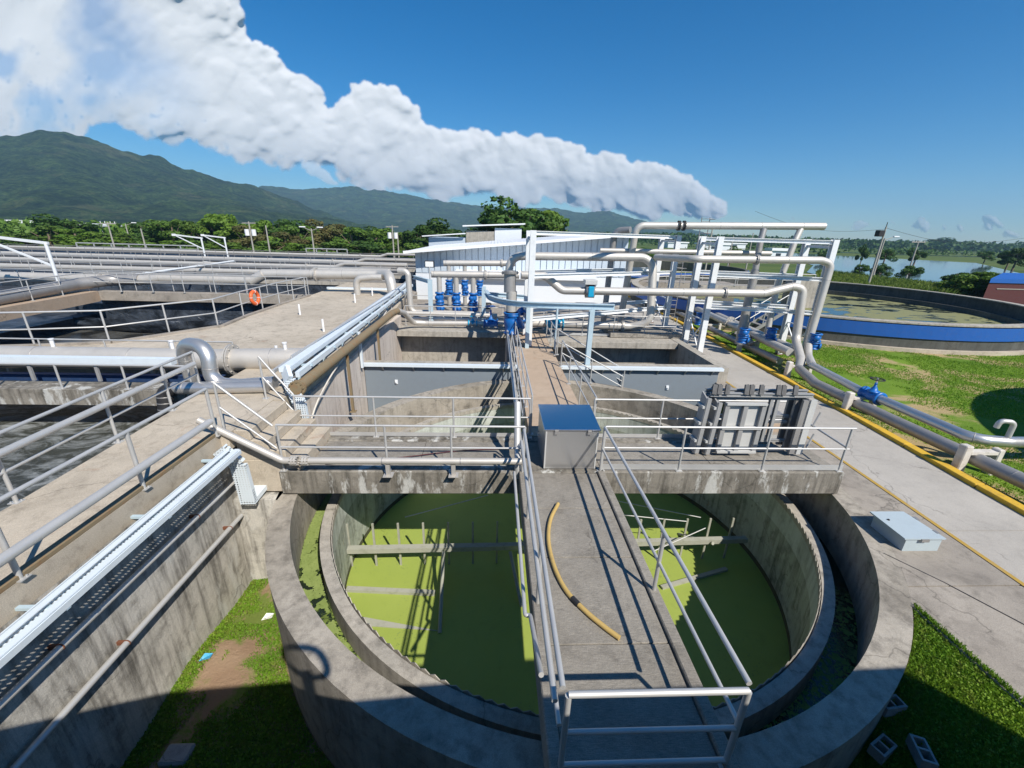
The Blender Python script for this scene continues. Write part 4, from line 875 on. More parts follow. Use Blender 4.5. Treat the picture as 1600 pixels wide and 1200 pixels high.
pipe('second long steel pipe crossing the road at eye level', [(7.9, 20.9, 3.9), (8.6, 18.4, 3.98), (14.0, 18.0, 4.08), (14.45, 17.95, 3.95), (14.2, 17.7, .55), (13.8, 17.0, .12), (12.95, 15.6, .1)], .155, .5, name='steel_pipe', n=20, flanges=(5.2,), seams=(6.5, 9, 12), fl_mat='pipedark')
pipe('parallel steel pipe just behind the second road crossing', [(5.5, 22.5, 4.1), (14.2, 21.8, 4.2)], .12, name='steel_pipe', seams=(3, 6))
pipe('topmost steel pipe carried across the road above the white frames', [(7.0, 22.5, .3), (7.1, 22, 5.35), (16.2, 21.2, 5.55)], .17, .4, name='steel_pipe', n=20, flanges=(7.0, 7.25), seams=(9, 11, 13), fl_mat='black')
pipe('twin upright at the end of the topmost pipe', [(6.3, 23.4, .2), (6.35, 23.2, 5.1), (7.0, 22.6, 5.15)], .16, .4, mat='pipedark', name='riser_pipe')
pipe('dropper under the topmost pipe nearer the camera', [(15.1, 21.3, 5.4), (14.9, 21.2, 4.9), (14.4, 21.0, 2.5), (14.2, 20.6, .1)], .15, .3, mat='pipe', name='drop_pipe', n=16)
pipe('dropper under the topmost pipe next to the ladder', [(13.3, 21.4, 5.35), (13.2, 21.3, 4.8), (13.1, 20.8, .3), (13.0, 19.8, -.15)], .15, .3, mat='pipedark', name='drop_pipe', n=16)
pipe('wide dark upright between the droppers', [(12.45, 20.0, 3.5), (12.3, 19.8, -.1)], .19, .3, mat='pipedark', name='drop_pipe', n=16)
GB = 'blue check valves at the foot of the droppers'
check_valve('blue check valve at the foot of the dropper next to the ladder', (12.15, 19.3, .1), .18, .7, GB)
check_valve('blue check valve at the foot of the middle dropper', (13.3, 19.0, .15), .18, .75, GB)
check_valve('blue check valve at the foot of the dropper by the lawn', (14.35, 17.55, .3), .18, .7, GB)
check_valve('blue check valve behind the white frame at the road crossing', (12.2, 24.0, .0), .18, .7, GB)
# white pipe racks
def rack(label, pA, pB, zt, back, beams):
    T = thing('pipe_rack', (pA[0], pA[1], pA[2]), label, 'pipe rack', 'white steel pipe racks')
    A, B = V(pA), V(pB); bk = V(back)
    for p in (A, B, A+bk, B+bk):
        build(MB().ibeam(p, (p.x, p.y, zt), .25, .24, .035, up=(0, 1, 0)), 'post', 'white', T); build(MB().box(p.x-.16, p.x+.16, p.y-.16, p.y+.16, p.z, p.z+.03), 'base_plate', 'rustspot', T)
    for z in beams:
        for q in (V(0, 0, 0), bk):
            build(MB().ibeam((A.x+.1, A.y+q.y, z), (B.x-.1, B.y+q.y, z), .16, .17, .025), 'beam', 'white', T)
    for p in (A, B):
        build(MB().ibeam((p.x, p.y+.1, beams[0]-.2), (p.x, p.y+bk.y-.1, beams[0]-.2), .1, .12, .02), 'tie_beam', 'white', T)
        build(MB().bar((p.x, p.y+.1, p.z+.1), (p.x, p.y+bk.y-.1, p.z+1.6), .05, .05), 'brace', 'white', T); build(MB().bar((p.x+.03, p.y+.1, p.z+1.6), (p.x+.03, p.y+bk.y-.1, p.z+.1), .05, .05), 'brace', 'white', T)
        build(MB().bar((p.x, p.y+.1, p.z+1.7), (p.x, p.y+bk.y-.1, p.z+1.7), .05, .05), 'tie', 'white', T)
rack('white steel pipe rack standing over the basin and pump platform', (1.6, 18.25, 0), (9.45, 22.3, 0), 4.95, (0, 2.2, 0), (4.85, 3.1, 1.25))
rack('white steel pipe rack standing across the paved road', (10.2, 19.5, -.6), (14.78, 18.5, -.7), 4.93, (0, 1.7, 0), (4.82, 3.25, 1.75))
def ladder(label, x, y, z0, z1):
    T = thing('cage_ladder', (x, y, z0), label, 'ladder', 'caged ladders by the racks')
    for d in (-.22, .22): build(MB().cyl((x+d, y, z0), (x+d, y, z1), .025, 6), 'stile', 'pipedark', T)
    me = shared(('rung',), lambda: MB().cyl((-.22, 0, 0), (.22, 0, 0), .015, 5), 'pipedark')
    z = z0+.3
    while z < z1: link_mesh('rung', me, T, (x, y, z)); z += .3
    for z in np.arange(z0+2.2, z1, .7): build(MB().tube([(x-.22, y, z), (x-.35, y-.35, z), (x, y-.65, z), (x+.35, y-.35, z), (x+.22, y, z)], .015, 5, False), 'cage_hoop', 'pipedark', T)
ladder('tall caged ladder rising between the two white racks', 11.3, 23.5, -.6, 5.9)
ladder('shorter caged ladder behind the road crossing pipes', 12.0, 27.5, -.6, 4.3)
# ================================================================== GROUND PIPES BY THE LAWN
GP = 'steel ground pipes along the yellow kerb'
pipe('lower ground pipe resting in the concrete saddles along the kerb', [(12.7, 15.9, -.15), (12.35, 14.5, -.28), (12.3, 11, -.28), (12.35, 6, -.28), (12.5, 1, -.28)], .175, .5, mat='pipedark', name='ground_pipe', group=GP, n=20, seams=(3.5, 8, 11))  # darker steel here puts the shading on the pipe's underside into its colour
pipe('upper ground pipe turning away towards the lawn', [(12.95, 15.6, .1), (12.6, 12.9, .06), (12.62, 9.25, .06), (13.4, 9.1, .06), (22, 9.2, .06)], .14, .5, mat='bright', name='ground_pipe', group=GP, n=20, seams=(3, 6.3, 7.2))
gate_valve('blue handwheel valve on the upper ground pipe', (12.6, 12.35, .06), (0, 1, 0), .15, .58, 'blue', 'black')
for i, y in enumerate((8.85, 12.55, 16.1, 20.2, 24.5)):
    x = float(np.interp(y, [8.85, 12.55, 16.1, 20.2, 24.5], [12.3, 12.35, 12.7, 12.95, 13.2])); T = thing('pipe_saddle', (x, y, -.72), ['pinkish concrete saddle at the bend of the upper ground pipe', 'pale concrete saddle beside the blue handwheel valve', 'pale concrete saddle where the drop pipes meet the ground', 'pale concrete saddle behind the rack post by the road', 'farthest pale concrete saddle along the kerb'][i], 'pipe saddle', 'concrete pipe saddles')
    build(MB().box(x-.42, x-.22, y-.1, y+.1, -.75, .1), 'cheek', 'saddle', T, bevel=.02); build(MB().box(x+.5, x+.66, y-.1, y+.1, -.75, .0), 'cheek', 'saddle', T, bevel=.02)
    build(MB().box(x-.218, x+.498, y-.09, y+.09, -.14, -.06), 'bridge', 'saddle', T)
pipe('small goose neck vent on the upper ground pipe', [(13.35, 9.12, .2), (13.35, 9.12, .62), (13.05, 9.2, .62), (13.05, 9.22, .42)], .06, .12, mat='rail', name='goose_neck_vent', n=12, cat='vent')
pipe('long double ground pipe running off beyond the racks, nearer one', [(13.1, 17.2, .2), (13.3, 20, .25), (14.3, 31, .25), (14.6, 40, .25)], .18, .5, name='ground_pipe', group=GP, seams=(4, 8), flanges=(6.0,))
pipe('long ground pipe beyond the racks, beside the blue banded tank', [(13.8, 17.4, .1), (14.2, 21, .05), (15.4, 32, .05), (15.8, 40, .05)], .22, .5, name='ground_pipe', group=GP, seams=(4, 8), flanges=(7.5,))
pipe('low ground pipe beside the kerb beyond the racks', [(12.95, 17.5, -.3), (13.1, 22, -.3), (13.7, 36, -.3)], .16, .5, mat='pipedark', name='ground_pipe', group=GP)

# ================================================================== ROUND BLUE TANKS
BC = (26.4, 35.0); T = thing('clarifier_tank', (BC[0], BC[1], -.7), 'wide round tank with a bright blue band beyond the lawn', 'tank')
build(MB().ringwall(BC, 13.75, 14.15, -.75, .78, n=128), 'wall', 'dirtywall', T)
build(MB().ringwall(BC, 14.16, 14.22, .02, .72, n=128), 'band', 'band', T)
build(MB().ringwall(BC, 14.152, 14.42, -.75, -.52, n=128), 'footing', 'plaza', T)
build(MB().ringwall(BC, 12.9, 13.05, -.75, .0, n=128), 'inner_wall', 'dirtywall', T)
build(MB().ringwall(BC, 13.6, 14.2, .782, .86, n=128), 'coping', 'shade', T)
struct(build(MB().disc(BC, 13.7, -.4), 'tank_water', 'tankwater', org=(BC[0], BC[1], -.4)))
tag(build(MB().box(17.0, 26.0, 34.2, 35.6, 1.0, 1.25).box(25.2, 27.6, 34.0, 35.8, -.7, 1.9), 'tank_bridge', 'shade'), 'grey bridge reaching the centre of the blue banded tank', 'bridge')
railing('railing on the bridge of the blue banded tank', [(16.5, 34.2, 1.25), (26.5, 34.2, 1.25)], gap=1.6, r=.03, detail=False)
B2 = (23.5, 66.0); T = thing('clarifier_tank', (B2[0], B2[1], -.7), 'farther round tank with a blue band, seen through the white racks', 'tank')
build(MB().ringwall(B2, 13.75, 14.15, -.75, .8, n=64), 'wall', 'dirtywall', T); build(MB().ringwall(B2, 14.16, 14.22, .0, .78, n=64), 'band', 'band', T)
tag(build(MB().box(13.2, 24, 41, 43.5, -.7, .7), 'channel_block', 'apron'), 'grey concrete distribution channel between the two blue banded tanks', 'channel')
railing('railing on the distribution channel between the blue tanks', [(13.2, 41.0, .7), (24, 41.0, .7)], gap=1.8, detail=False)
T = thing('steel_stair', (14.8, 23, -.7), 'small steel stair climbing the side of the blue banded tank', 'stair')
for d in (0, .9):
    build(MB().bar((14.3, 23.0+d, -.6), (17.0, 23.6+d, .9), .05, .2), 'stringer', 'pipedark', T)
    build(MB().tube([(14.3, 23.0+d, .4), (17.0, 23.6+d, 1.9)], .03, 6), 'handrail', 'rail', T)
    for t in (0, .5, 1): build(MB().cyl((14.3+2.7*t, 23+.6*t+d, -.6+1.5*t), (14.3+2.7*t, 23+.6*t+d, .4+1.5*t), .025, 6), 'post', 'rail', T)
for i in range(7): t = (i+.5)/7; build(MB().box(14.3+2.7*t-.14, 14.3+2.7*t+.14, 23.06+.6*t, 23.84+.6*t, -.6+1.5*t, -.57+1.5*t), 'tread', 'pipedark', T)
p = PY(1548, 436, 40); T = thing('red_building', (p[0]+5, 42, -.7), 'maroon windowless building with a blue roof edge beyond the round tank', 'building')
build(MB().prism([(p[0], 40), (p[0]+14, 40), (p[0]+20, 50), (p[0]*1.25+1.5, 50)], -.75, p[2]-.35), 'wall', 'redbrown', T); build(MB().prism([(p[0]-.1, 39.9), (p[0]+14.1, 39.9), (p[0]+20.1, 50.1), (p[0]*1.25+1.4, 50.1)], p[2]-.35, p[2]+.05), 'roof_edge', 'band', T)
build(MB().box(p[0]+1.0, p[0]+4.5, 39.95, 39.99, p[2]-.95, p[2]-.88), 'strip', 'wood', T)

# ================================================================== LEFT: DISTANT TANKS
struct(build(MB().box(-120, -7.6, 26.76, 64, -4.8, .05), 'far_tank_floor', 'liner'))
struct(build(MB().box(-120, -24.7, -4, 26.75, -4.8, -.6), 'side_tank_floor', 'liner'))
struct(build(MB().prism([(-7.595, 26.9), (-5.9, 28), (-6.3, 33.6), (-7.595, 64)], -4.8, .04), 'site_slab', 'apron'))
mb = MB()
for i in range(60):
    x0, x1 = -120+i*1.9, -120+(i+1)*1.9
    h0, h1 = 1.0+.22*noise.noise((i*.5, 0, 0)), 1.0+.22*noise.noise((i*.5+.5, 0, 0))
    mb.add([(x0, 63.4, .0), (x1, 63.4, 0), (x1, 64.6, h1), (x0, 64.6, h0), (x0, 66, -.8), (x1, 66, -.8)], [(0, 1, 2, 3), (3, 2, 5, 4)], True)
tag(build(mb, 'lined_bank', 'liner'), 'far black lined bank at the edge of the plant before the trees', 'bank')
rows = [(27.1, .36, 1.45, -40, -15.2, 'first'), (33.9, .24, 1.45, -75, -8.2, 'second'), (39.5, .22, 1.5, -80, -8.0, 'third'), (46.5, .22, 1.5, -95, -8.2, 'fourth'), (55.5, .22, 1.6, -105, -8.0, 'fifth')]
for Y, r, z, x0, x1, nm_ in rows:
    if nm_ != 'first': rw = tag(build(MB().box(x0, x1, Y-.5, Y+.5, .66, .9), 'row_wall', 'shade', org=(x0, Y, -.5)), nm_+' long concrete tank wall beyond the orange life ring', 'wall', 'long tank walls of the far plant'); build(MB().box(x0, x1, Y-.44, Y+.44, -.5, .659), 'lining', 'liner', rw)
    L = x1-x0
    pipe(nm_+' long pipe row beyond the dark tank, counted away from the camera', [(x0, Y+.3, z), (x1-6.5, Y+.3, z), (x1-5.6, Y+.3, z+(.12 if nm_ == 'first' else .3)), (x1, Y+.3, z+(.12 if nm_ == 'first' else .3))], r*(.85 if nm_ == 'first' else .75), .6, name='row_pipe', group='long pipe rows of the far plant', n=12, seams=[L*k/9 for k in range(1, 9)], flanges=(L-9,))
    if nm_ != 'first': pipe('smaller pipe beside the '+nm_+' long pipe row', [(x0, Y-.25, z-.2), (x1, Y-.25, z-.2)], .09, mat='pipedark', name='row_pipe', group='smaller pipes of the far plant', n=8)
    if nm_ != 'first': pipe('dull thin pipe slung along the far side of the '+nm_+' long pipe row', [(x0, Y+.75, z-.55), (x1, Y+.75, z-.55)], .12, mat='pipedark', name='row_pipe', group='slung pipes of the far plant', n=8)
    for dy, w_ in (((-.45, 'near'), (.45, 'far')) if Y < 50 else ((-.45, 'near'),)):
        railing('railing on the '+w_+' edge of the '+nm_+' long pipe row', [(x0, Y+dy, .9), (x1, Y+dy, .9)], h=1.05, mids=(.55,), gap=2.2 if Y < 50 else 3, r=.026, mat='pipedark' if Y > 45 else 'rail', foot=False, detail=False, group='railings of the far pipe rows', posts=[(x, Y+dy, .9) for x in np.arange(x0+(L % 2.2), x1+.1, 2.2)][-40:])
pipe('pale pipe from the curved railing to the tray end, with a bent down leg', [(-14.6, 27.6, 1.95), (-7.3, 27.6, 2.1), (-6.6, 27.0, 2.15), (-6.4, 26.5, 1.9), (-6.2, 26.3, .9)], .31, .6, name='row_pipe', group='long pipe rows of the far plant', n=18, seams=(1, 3, 5), flanges=(3.3,))
pipe('narrow looped pipe at the far corner of the upper deck', [(-8.6, 26.9, .9), (-8.6, 26.9, 1.9), (-7.6, 26.9, 2.0), (-7.0, 26.9, 2.0)], .2, .4, name='steel_pipe')
pipe('slanting elbow joining the two parts of the nearest pipe row', [(-15.3, 27.4, 1.5), (-14.5, 27.5, 1.95)], .31, 0, name='row_pipe', n=18)
pipe('big slanting pipe over the tan beam at the end of the dark tank', [(-22.9, 14, 1.0), (-24.2, 25.5, 1.35), (-23.4, 27.2, 1.45), (-22, 27.35, 1.45)], .33, .9, mat='pipedark', name='row_pipe', n=18, seams=(2, 4, 6, 8, 10))
railing('railing on the tan beam at the end of the dark tank', [(-22.6, 15, .9), (-24.0, 26, .9), (-15, 26.2, .9)], gap=1.8, r=.03, detail=False)
railing('railing stub at the far end of the curved railing', [(-15, 26.2, .9), (-11.4, 26.4, .9)], gap=1.3, r=.025, detail=False)
tag(build(MB().box(-11.4, -6.9, 29.3, 29.5, .9, 1.02), 'deck_kerb', 'tray'), 'white kerb strip at the far end of the upper deck', 'kerb')
def davit(label, x, y, z, H, A, dx=-1, r=.09):
    T = thing('davit', (x, y, z), label, 'davit', 'white davit cranes over the tanks')
    build(MB().cyl((x, y, z), (x, y, z+H), r, 8), 'post', 'white', T); build(MB().bar((x+.15, y, z+H), (x+dx*A, y, z+H+A*.10), r*1.2, r*1.5), 'jib', 'white', T)
    build(MB().bar((x, y, z+H*.55), (x+dx*A*.96, y, z+H+A*.08), r, r), 'stay', 'white', T); build(MB().box(x-r*2.6, x+r*2.6, y-r*2.6, y+r*2.6, z, z+.12), 'foot', 'white', T)
    build(MB().box(x+dx*A-.15, x+dx*A+.12, y-.12, y+.12, z+H+A*.1-.12, z+H+A*.1+.1), 'hoist', 'lamp', T)
davit('big white davit crane reaching over the tan slanting beam', -24.6, 25, .9, 2.7, 3.6)
davit('white davit crane between the pipe rows, taller looking of the pair', *PZ(322, 408, 1.0)[:2], .9, 2.5, 2.8)
davit('white davit crane just beyond, closer to the tray end', *PZ(357, 405, 1.0)[:2], .9, 2.5, 2.4)
pipe('thin pale pole slanting across the pipe rows under the davits', [PZ(200, 431, 1.7), PZ(365, 408, 1.9)], .08, 0, mat='white', name='pole', cat='pole', n=8)
tag(build(MB().box(-24, -20.5, 34.2, 35.2, .905, 1.4), 'duct_box', 'apron'), 'low concrete box at the foot of the two davits', 'box')
# small frames and pumps on the horizon of the plant
def hframe(label, x0, x1, y, z0, z1, n):
    T = thing('pipe_gantry', ((x0+x1)/2, y, z0), label, 'gantry')
    for z in (z1, z1-.55): build(MB().bar((x0, y, z), (x1, y, z), .12, .12), 'beam', 'rail', T)
    me = shared(('hfp', round(z1-z0, 1)), lambda: MB().bar((0, 0, 0), (0, 0, z1-z0), .12, .12, (0, 1, 0)), 'rail')
    for k in range(n): link_mesh('post', me, T, (x0+(x1-x0)*k/(n-1), y, z0))
hframe('pale steel frame standing on the far bank between the lamp posts', -57, -41, 62, -.2, 2.0, 8)
hframe('small steel frame on the far bank beyond the double lamp', -28, -22, 66, .2, 1.9, 5)
for i in range(4):
    x = -78+i*3.4; T = thing('pump', (x, 56.9, .9), 'blue topped pump on the far deck, '+['first', 'second', 'third', 'fourth'][i]+' from the white hut side', 'pump', 'blue topped pumps far away')
    build(MB().cyl((x, 57, .9), (x, 57, 1.7), .35, 10), 'body', 'whitewall', T); build(MB().cyl((x, 57, 1.7), (x, 57, 2.3), .3, 10), 'motor', 'blue', T)
pipe('white arched pipe on the far deck', [(-62, 50, .9), (-62, 50, 2.0), (-59, 50, 2.0), (-59, 50, .9)], .16, .9, mat='white', name='arched_pipe')

# ================================================================== WHITE SHED
T = thing('shed', (2, 40, -.7), 'long white metal shed with a mono pitch roof and ribbed walls', 'building')
x0, x1, Y0, Y1 = -6.4, 10.9, 35.3, 52
zr = lambda x: 3.25+(x-x0)*.098
build(MB().add([(x0, Y0, -.7), (x1, Y0, -.7), (x1, Y0, zr(x1)), (x0, Y0, zr(x0)), (x0, Y1, -.7), (x1, Y1, -.7), (x1, Y1, zr(x1)), (x0, Y1, zr(x0))], [(0, 1, 2, 3), (1, 5, 6, 2), (5, 4, 7, 6), (4, 0, 3, 7), (3, 2, 6, 7)]), 'wall', 'palewall', T)
n_ = 34
for i in range(n_):
    xa, xb = x0+(x1-x0)*i/n_, x0+(x1-x0)*(i+1)/n_
    build(MB().add([(xa+.03, Y0-.09, 1.6), (xb-.03, Y0-.09, 1.6), (xb-.03, Y0-.09, zr(xb)-.05), (xa+.03, Y0-.09, zr(xa)-.05), (xa+.06, Y0-.004, 1.6), (xb-.06, Y0-.004, 1.6), (xb-.06, Y0-.004, zr(xb)-.05), (xa+.06, Y0-.004, zr(xa)-.05)], [(0, 1, 2, 3), (0, 4, 5, 1), (1, 5, 6, 2), (0, 3, 7, 4)]), 'panel', 'palewall', T)
build(MB().box(x0-.02, x1+.02, Y0-.05, Y0-.006, -.7, 1.55), 'wall_base', 'whitewall', T)
mb = MB()
for i in range(60):
    xa, xb = x0-.7+(x1-x0+1.0)*i/60, x0-.7+(x1-x0+1.0)*(i+1)/60; xm = (xa+xb)/2
    z = lambda x, d=0: 3.25+(x-x0)*.098+.06+d
    mb.add([(xa, Y0-1.15, z(xa)), (xm, Y0-1.15, z(xm, .03)), (xb, Y0-1.15, z(xb)), (xa, Y1+.3, z(xa, -.0)), (xm, Y1+.3, z(xm, .03)), (xb, Y1+.3, z(xb))], [(0, 1, 4, 3), (1, 2, 5, 4)])
build(mb, 'roof', 'roof', T)
build(MB().bar((x0-.7, Y0-1.17, z(x0-.7)-.04), (x1+.3, Y0-1.17, z(x1+.3)-.04), .05, .2), 'fascia', 'roof', T)
tag(build(MB().box(-2.9, 7.4, 30.4, 35.2, -.7, 1.75), 'annex', 'whitewall'), 'dazzling white annex wall in front of the shed', 'building')
tag(build(MB().box(-3.1, 7.6, 30.0, 35.22, 1.78, 1.92), 'annex_roof', 'roof'), 'thin white roof of the annex under the shed eaves', 'roof')
T = thing('roof_house', (0, 58, 3), 'small grey and white upper storey behind the shed roof', 'building')
build(MB().box(-3.6, -.0, 56, 66, 0, 5.0), 'wall', 'shade', T); build(MB().box(.005, 3.4, 55.9, 66, 0, 5.4), 'wall', 'whitewall', T)
build(MB().add([(-4.0, 55.4, 5.45), (3.8, 55.4, 5.9), (3.8, 67, 5.9), (-4, 67, 5.45), (-4, 55.4, 5.6), (3.8, 55.4, 6.05), (3.8, 67, 6.05), (-4, 67, 5.6)], [(0, 3, 2, 1), (4, 5, 6, 7), (0, 1, 5, 4), (1, 2, 6, 5), (2, 3, 7, 6), (3, 0, 4, 7)]), 'roof', 'roof', T)
build(MB().box(-8.2, -3.7, 55, 63, 0, 4.1), 'wall', 'palewall', T); build(MB().bar((-8.9, 54.6, 4.2), (-3.6, 54.6, 4.65), .5, .12), 'roof_edge', 'roof', T)

# ================================================================== POLES, HUTS
GLP = 'lamp posts and poles around the plant'
def lamp_post(label, px, yb, yt, Y, kind, zb=-.7):
    b = PY(px[1], yb, Y); t = PY(px[0], yt, Y); T = thing('lamp_post', (b[0], Y, min(zb, b[2])), label, 'lamp post', GLP)
    r = .11; build(MB().tube([(b[0], Y, zb), (b[0], Y, t[2])], r, 8, rs=[r*1.3, r*.8]), 'pole', 'wood', T); z = t[2]
    if kind == 'double':
        for d in (-1, 1):
            build(MB().tube([(b[0], Y, z-.3), (b[0]+d*1.3, Y, z+.15)], .05, 6), 'arm', 'wood', T); build(MB().box(b[0]+d*1.3-.45, b[0]+d*1.3+.45, Y-.15, Y+.15, z+.1, z+.28), 'lamp_head', 'lamp', T, bevel=.05)
    elif kind == 'single':
        build(MB().tube([(b[0], Y, z-.3), (b[0]+1.5, Y, z+.25)], .05, 6), 'arm', 'wood', T); build(MB().box(b[0]+1.3, b[0]+2.2, Y-.15, Y+.15, z+.18, z+.36), 'lamp_head', 'lamp', T, bevel=.05)
    elif kind == 'cross':
        build(MB().bar((b[0]-1.2, Y, z-.25), (b[0]+1.2, Y, z-.2), .12, .14), 'cross_arm', 'wood', T)
        for d in (-1.05, -.4, .4, 1.05): build(MB().cyl((b[0]+d, Y, z-.15), (b[0]+d, Y, z+.1), .05, 6), 'insulator', 'lamp', T)
    elif kind == 'transformer':
        for d in (-.5, .5): build(MB().cyl((b[0]+d, Y, z-2.0), (b[0]+d, Y, z-1.1), .32, 10), 'transformer', 'lamp', T)
        build(MB().bar((b[0]-1, Y, z-.25), (b[0]+1, Y, z-.2), .1, .12), 'cross_arm', 'wood', T)
    elif kind == 'box':
        build(MB().box(b[0]-.95, b[0]-.2, Y-.35, Y+.35, z-1.2, z-.45), 'speaker_box', 'black', T, bevel=.04); build(MB().cyl((b[0], Y, z-.2), (b[0], Y, z+.5), .05, 6), 'finial', 'black', T)
lamp_post('utility pole with cross arm standing nearest the white hut', (171, 180), 390, 347, 70, 'cross')
lamp_post('short single lamp post between two poles near the white hut', (198, 204), 380, 350, 95, 'single')
lamp_post('leaning grey lamp post in front of the left hand tree mass', (220, 229), 392, 357, 72, 'plain')
bpy.data.objects[[o.name for o in COL.objects if o.name.startswith('lamp_post')][-1]]['label'] = 'bare grey pole just in front of the steel frame on the far bank'
lamp_post('pole with two white transformer drums beside the davits', (389, 396), 390, 346, 68, 'transformer')
lamp_post('bare leaning pole between the transformer pole and the double lamp', (415, 422), 395, 352, 68, 'plain')
lamp_post('lamp post with two opposed white lamp heads over the far bank', (484, 491), 394, 357, 68, 'double')
lamp_post('thin pole carrying one white drum beside the shed', (613, 615.5), 397, 352, 72, 'transformer')
lamp_post('short thin pole right beside the shed', (622, 623), 397, 363, 72, 'plain')
lamp_post('pole with a dark speaker box behind the blue banded tank', (1384, 1358), 440, 354, 54, 'box')
lamp_post('utility pole with a short cross arm at the lake edge', (1434, 1418), 428, 376, 72, 'cross', -1)
lamp_post('street lamp with one white head behind the speaker pole', (1375, 1366), 425, 372, 66, 'single')
lamp_post('thin mast seen between the racks, nearest the ladder', (1105, 1103), 415, 350, 60, 'cross')
lamp_post('thin white mast seen between the racks above the shed end', (1141, 1138), 410, 368, 85, 'plain')
lamp_post('thin white mast seen inside the road rack', (1172, 1167), 412, 364, 85, 'plain')
mb = MB()
for a, b in [(PY(1384, 356, 54), PY(1600, 372, 60)), (PY(1384, 358, 54), PY(1180, 330, 60)), (PY(1434, 380, 72), PY(1600, 396, 64))]:
    P = [V(a)+(V(b)-V(a))*(k/12)+V(0, 0, -1.2*math.sin(math.pi*k/12)) for k in range(13)]; tag(build(MB().tube(P, .02, 4), 'overhead_wire', 'black'), None, 'wire')
for i, o in enumerate([o for o in COL.objects if o.name.startswith('overhead_wire')]): o['label'] = ['thin overhead wire running from the speaker pole past the lake', 'thin overhead wire running from the speaker pole towards the racks', 'thin overhead wire running from the lakeside pole'][i]
c = PY(140, 358, 118); T = thing('hut', (c[0], 118, -.7), 'small white two storey hut among the trees', 'building')
build(MB().box(c[0]-3.0, c[0]+3.0, 118, 124, -.7, c[2]+.6), 'wall', 'whitewall', T); build(MB().bar((c[0]-3.6, 120.5, c[2]+1.2), (c[0]+3.6, 120.5, c[2]+.9), 7, .35), 'roof', 'roof', T)
build(MB().box(c[0]-2.6, c[0]+2.6, 117.9, 117.99, c[2]-.2, c[2]+.55), 'window', 'whitewall', T); build(MB().box(c[0]-2.0, c[0]+2.3, 117.85, 117.98, c[2]-2.2, c[2]-.9), 'window', 'glassgrey', T)
c = PY(30, 362, 150); T = thing('warehouse', (c[0], 150, -.7), 'long low white warehouse far off beneath the mountain', 'building')
build(MB().box(c[0]-22, c[0]+6, 150, 162, -.7, 3.6), 'wall', 'palewall', T); build(MB().box(c[0]-23, c[0]+7, 149, 163, 3.6, 4.5), 'roof', 'roof', T)
for i in range(5): build(MB().box(c[0]-19+i*5, c[0]-16+i*5, 149.9, 149.99, .5, 2.4), 'window', 'glassgrey', T)
c = PY(90, 365, 160); T = thing('warehouse', (c[0], 160, -.7), 'second white shed roof beside the leftmost round tree', 'building')
build(MB().box(c[0]-6, c[0]+8, 160, 170, -.7, 3.4), 'wall', 'palewall', T); build(MB().box(c[0]-7, c[0]+9, 159, 171, 3.4, 4.0), 'roof', 'roof', T)
for i, (x, y, d, w_) in enumerate([(1215, 408, 90, 5), (1120, 372, 220, 14), (1150, 362, 300, 16), (935, 330, 500, 30), (1060, 365, 260, 12)]):
    c = PZ(x, y, -.7) if y > 400 else PY(x, y+12, d); T = thing('farm_building', (c[0], c[1], -.7), ['small pale farm shed nearest the lake', 'pale farm shed seen inside the frame of the near rack', 'pale roofed farm building seen above the road rack', 'pale building on the slope below the hills', 'pale building seen behind the near rack post'][i], 'building')
    build(MB().box(c[0]-w_/2, c[0]+w_/2, c[1], c[1]+w_*.6, -.7, 2.2), 'wall', 'whitewall', T); build(MB().box(c[0]-w_*.55, c[0]+w_*.55, c[1]-.5, c[1]+w_*.65, 2.2, 2.9), 'roof', 'roof', T)
    build(MB().box(c[0]-w_*.2, c[0]+w_*.1, c[1]-.05, c[1]-.01, .2, 1.5), 'window', 'glassgrey', T)

# ================================================================== TREES
def crown_mesh(name, seed, lobes, nleaf, leaf, mat, W=1., H=1., lo=.35):
    r = np.random.default_rng(seed); C = []
    for i in range(lobes):
        a = r.uniform(0, 2*math.pi); q = math.sqrt(r.uniform(0, 1))*W*.72; z = r.uniform(lo, 1)*H
        C.append((q*math.cos(a), q*math.sin(a), z*(1-.35*(q/W)**2), r.uniform(.2, .4)*min(W, H*1.2)))
    C = np.array(C); k = r.integers(0, lobes, nleaf); d = r.normal(size=(nleaf, 3)); d /= np.linalg.norm(d, axis=1)[:, None]
    rad = r.uniform(.55, 1.05, nleaf)**.5*C[k, 3]; P = C[k, :3]+d*rad[:, None]*np.array([1, 1, .72])
    n1 = r.normal(size=(nleaf, 3))*.6+d; n1 /= np.linalg.norm(n1, axis=1)[:, None]
    t = np.cross(n1, r.normal(size=(nleaf, 3))); t /= np.linalg.norm(t, axis=1)[:, None]; b = np.cross(n1, t)
    s = (leaf*r.uniform(.6, 1.4, nleaf))[:, None]
    Vv = np.stack([P-t*s-b*s*.6, P+t*s-b*s*.5, P+t*s*.3+b*s, P-t*s*.8+b*s*.5], 1).reshape(-1, 3)
    me = bpy.data.meshes.new(name); me.vertices.add(len(Vv)); me.vertices.foreach_set('co', Vv.ravel().astype(np.float32))
    me.loops.add(nleaf*4); me.loops.foreach_set('vertex_index', np.arange(nleaf*4, dtype=np.int32)); me.polygons.add(nleaf)
    me.polygons.foreach_set('loop_start', np.arange(0, nleaf*4, 4, dtype=np.int32)); me.materials.append(M[mat]); me.update(calc_edges=True); return me
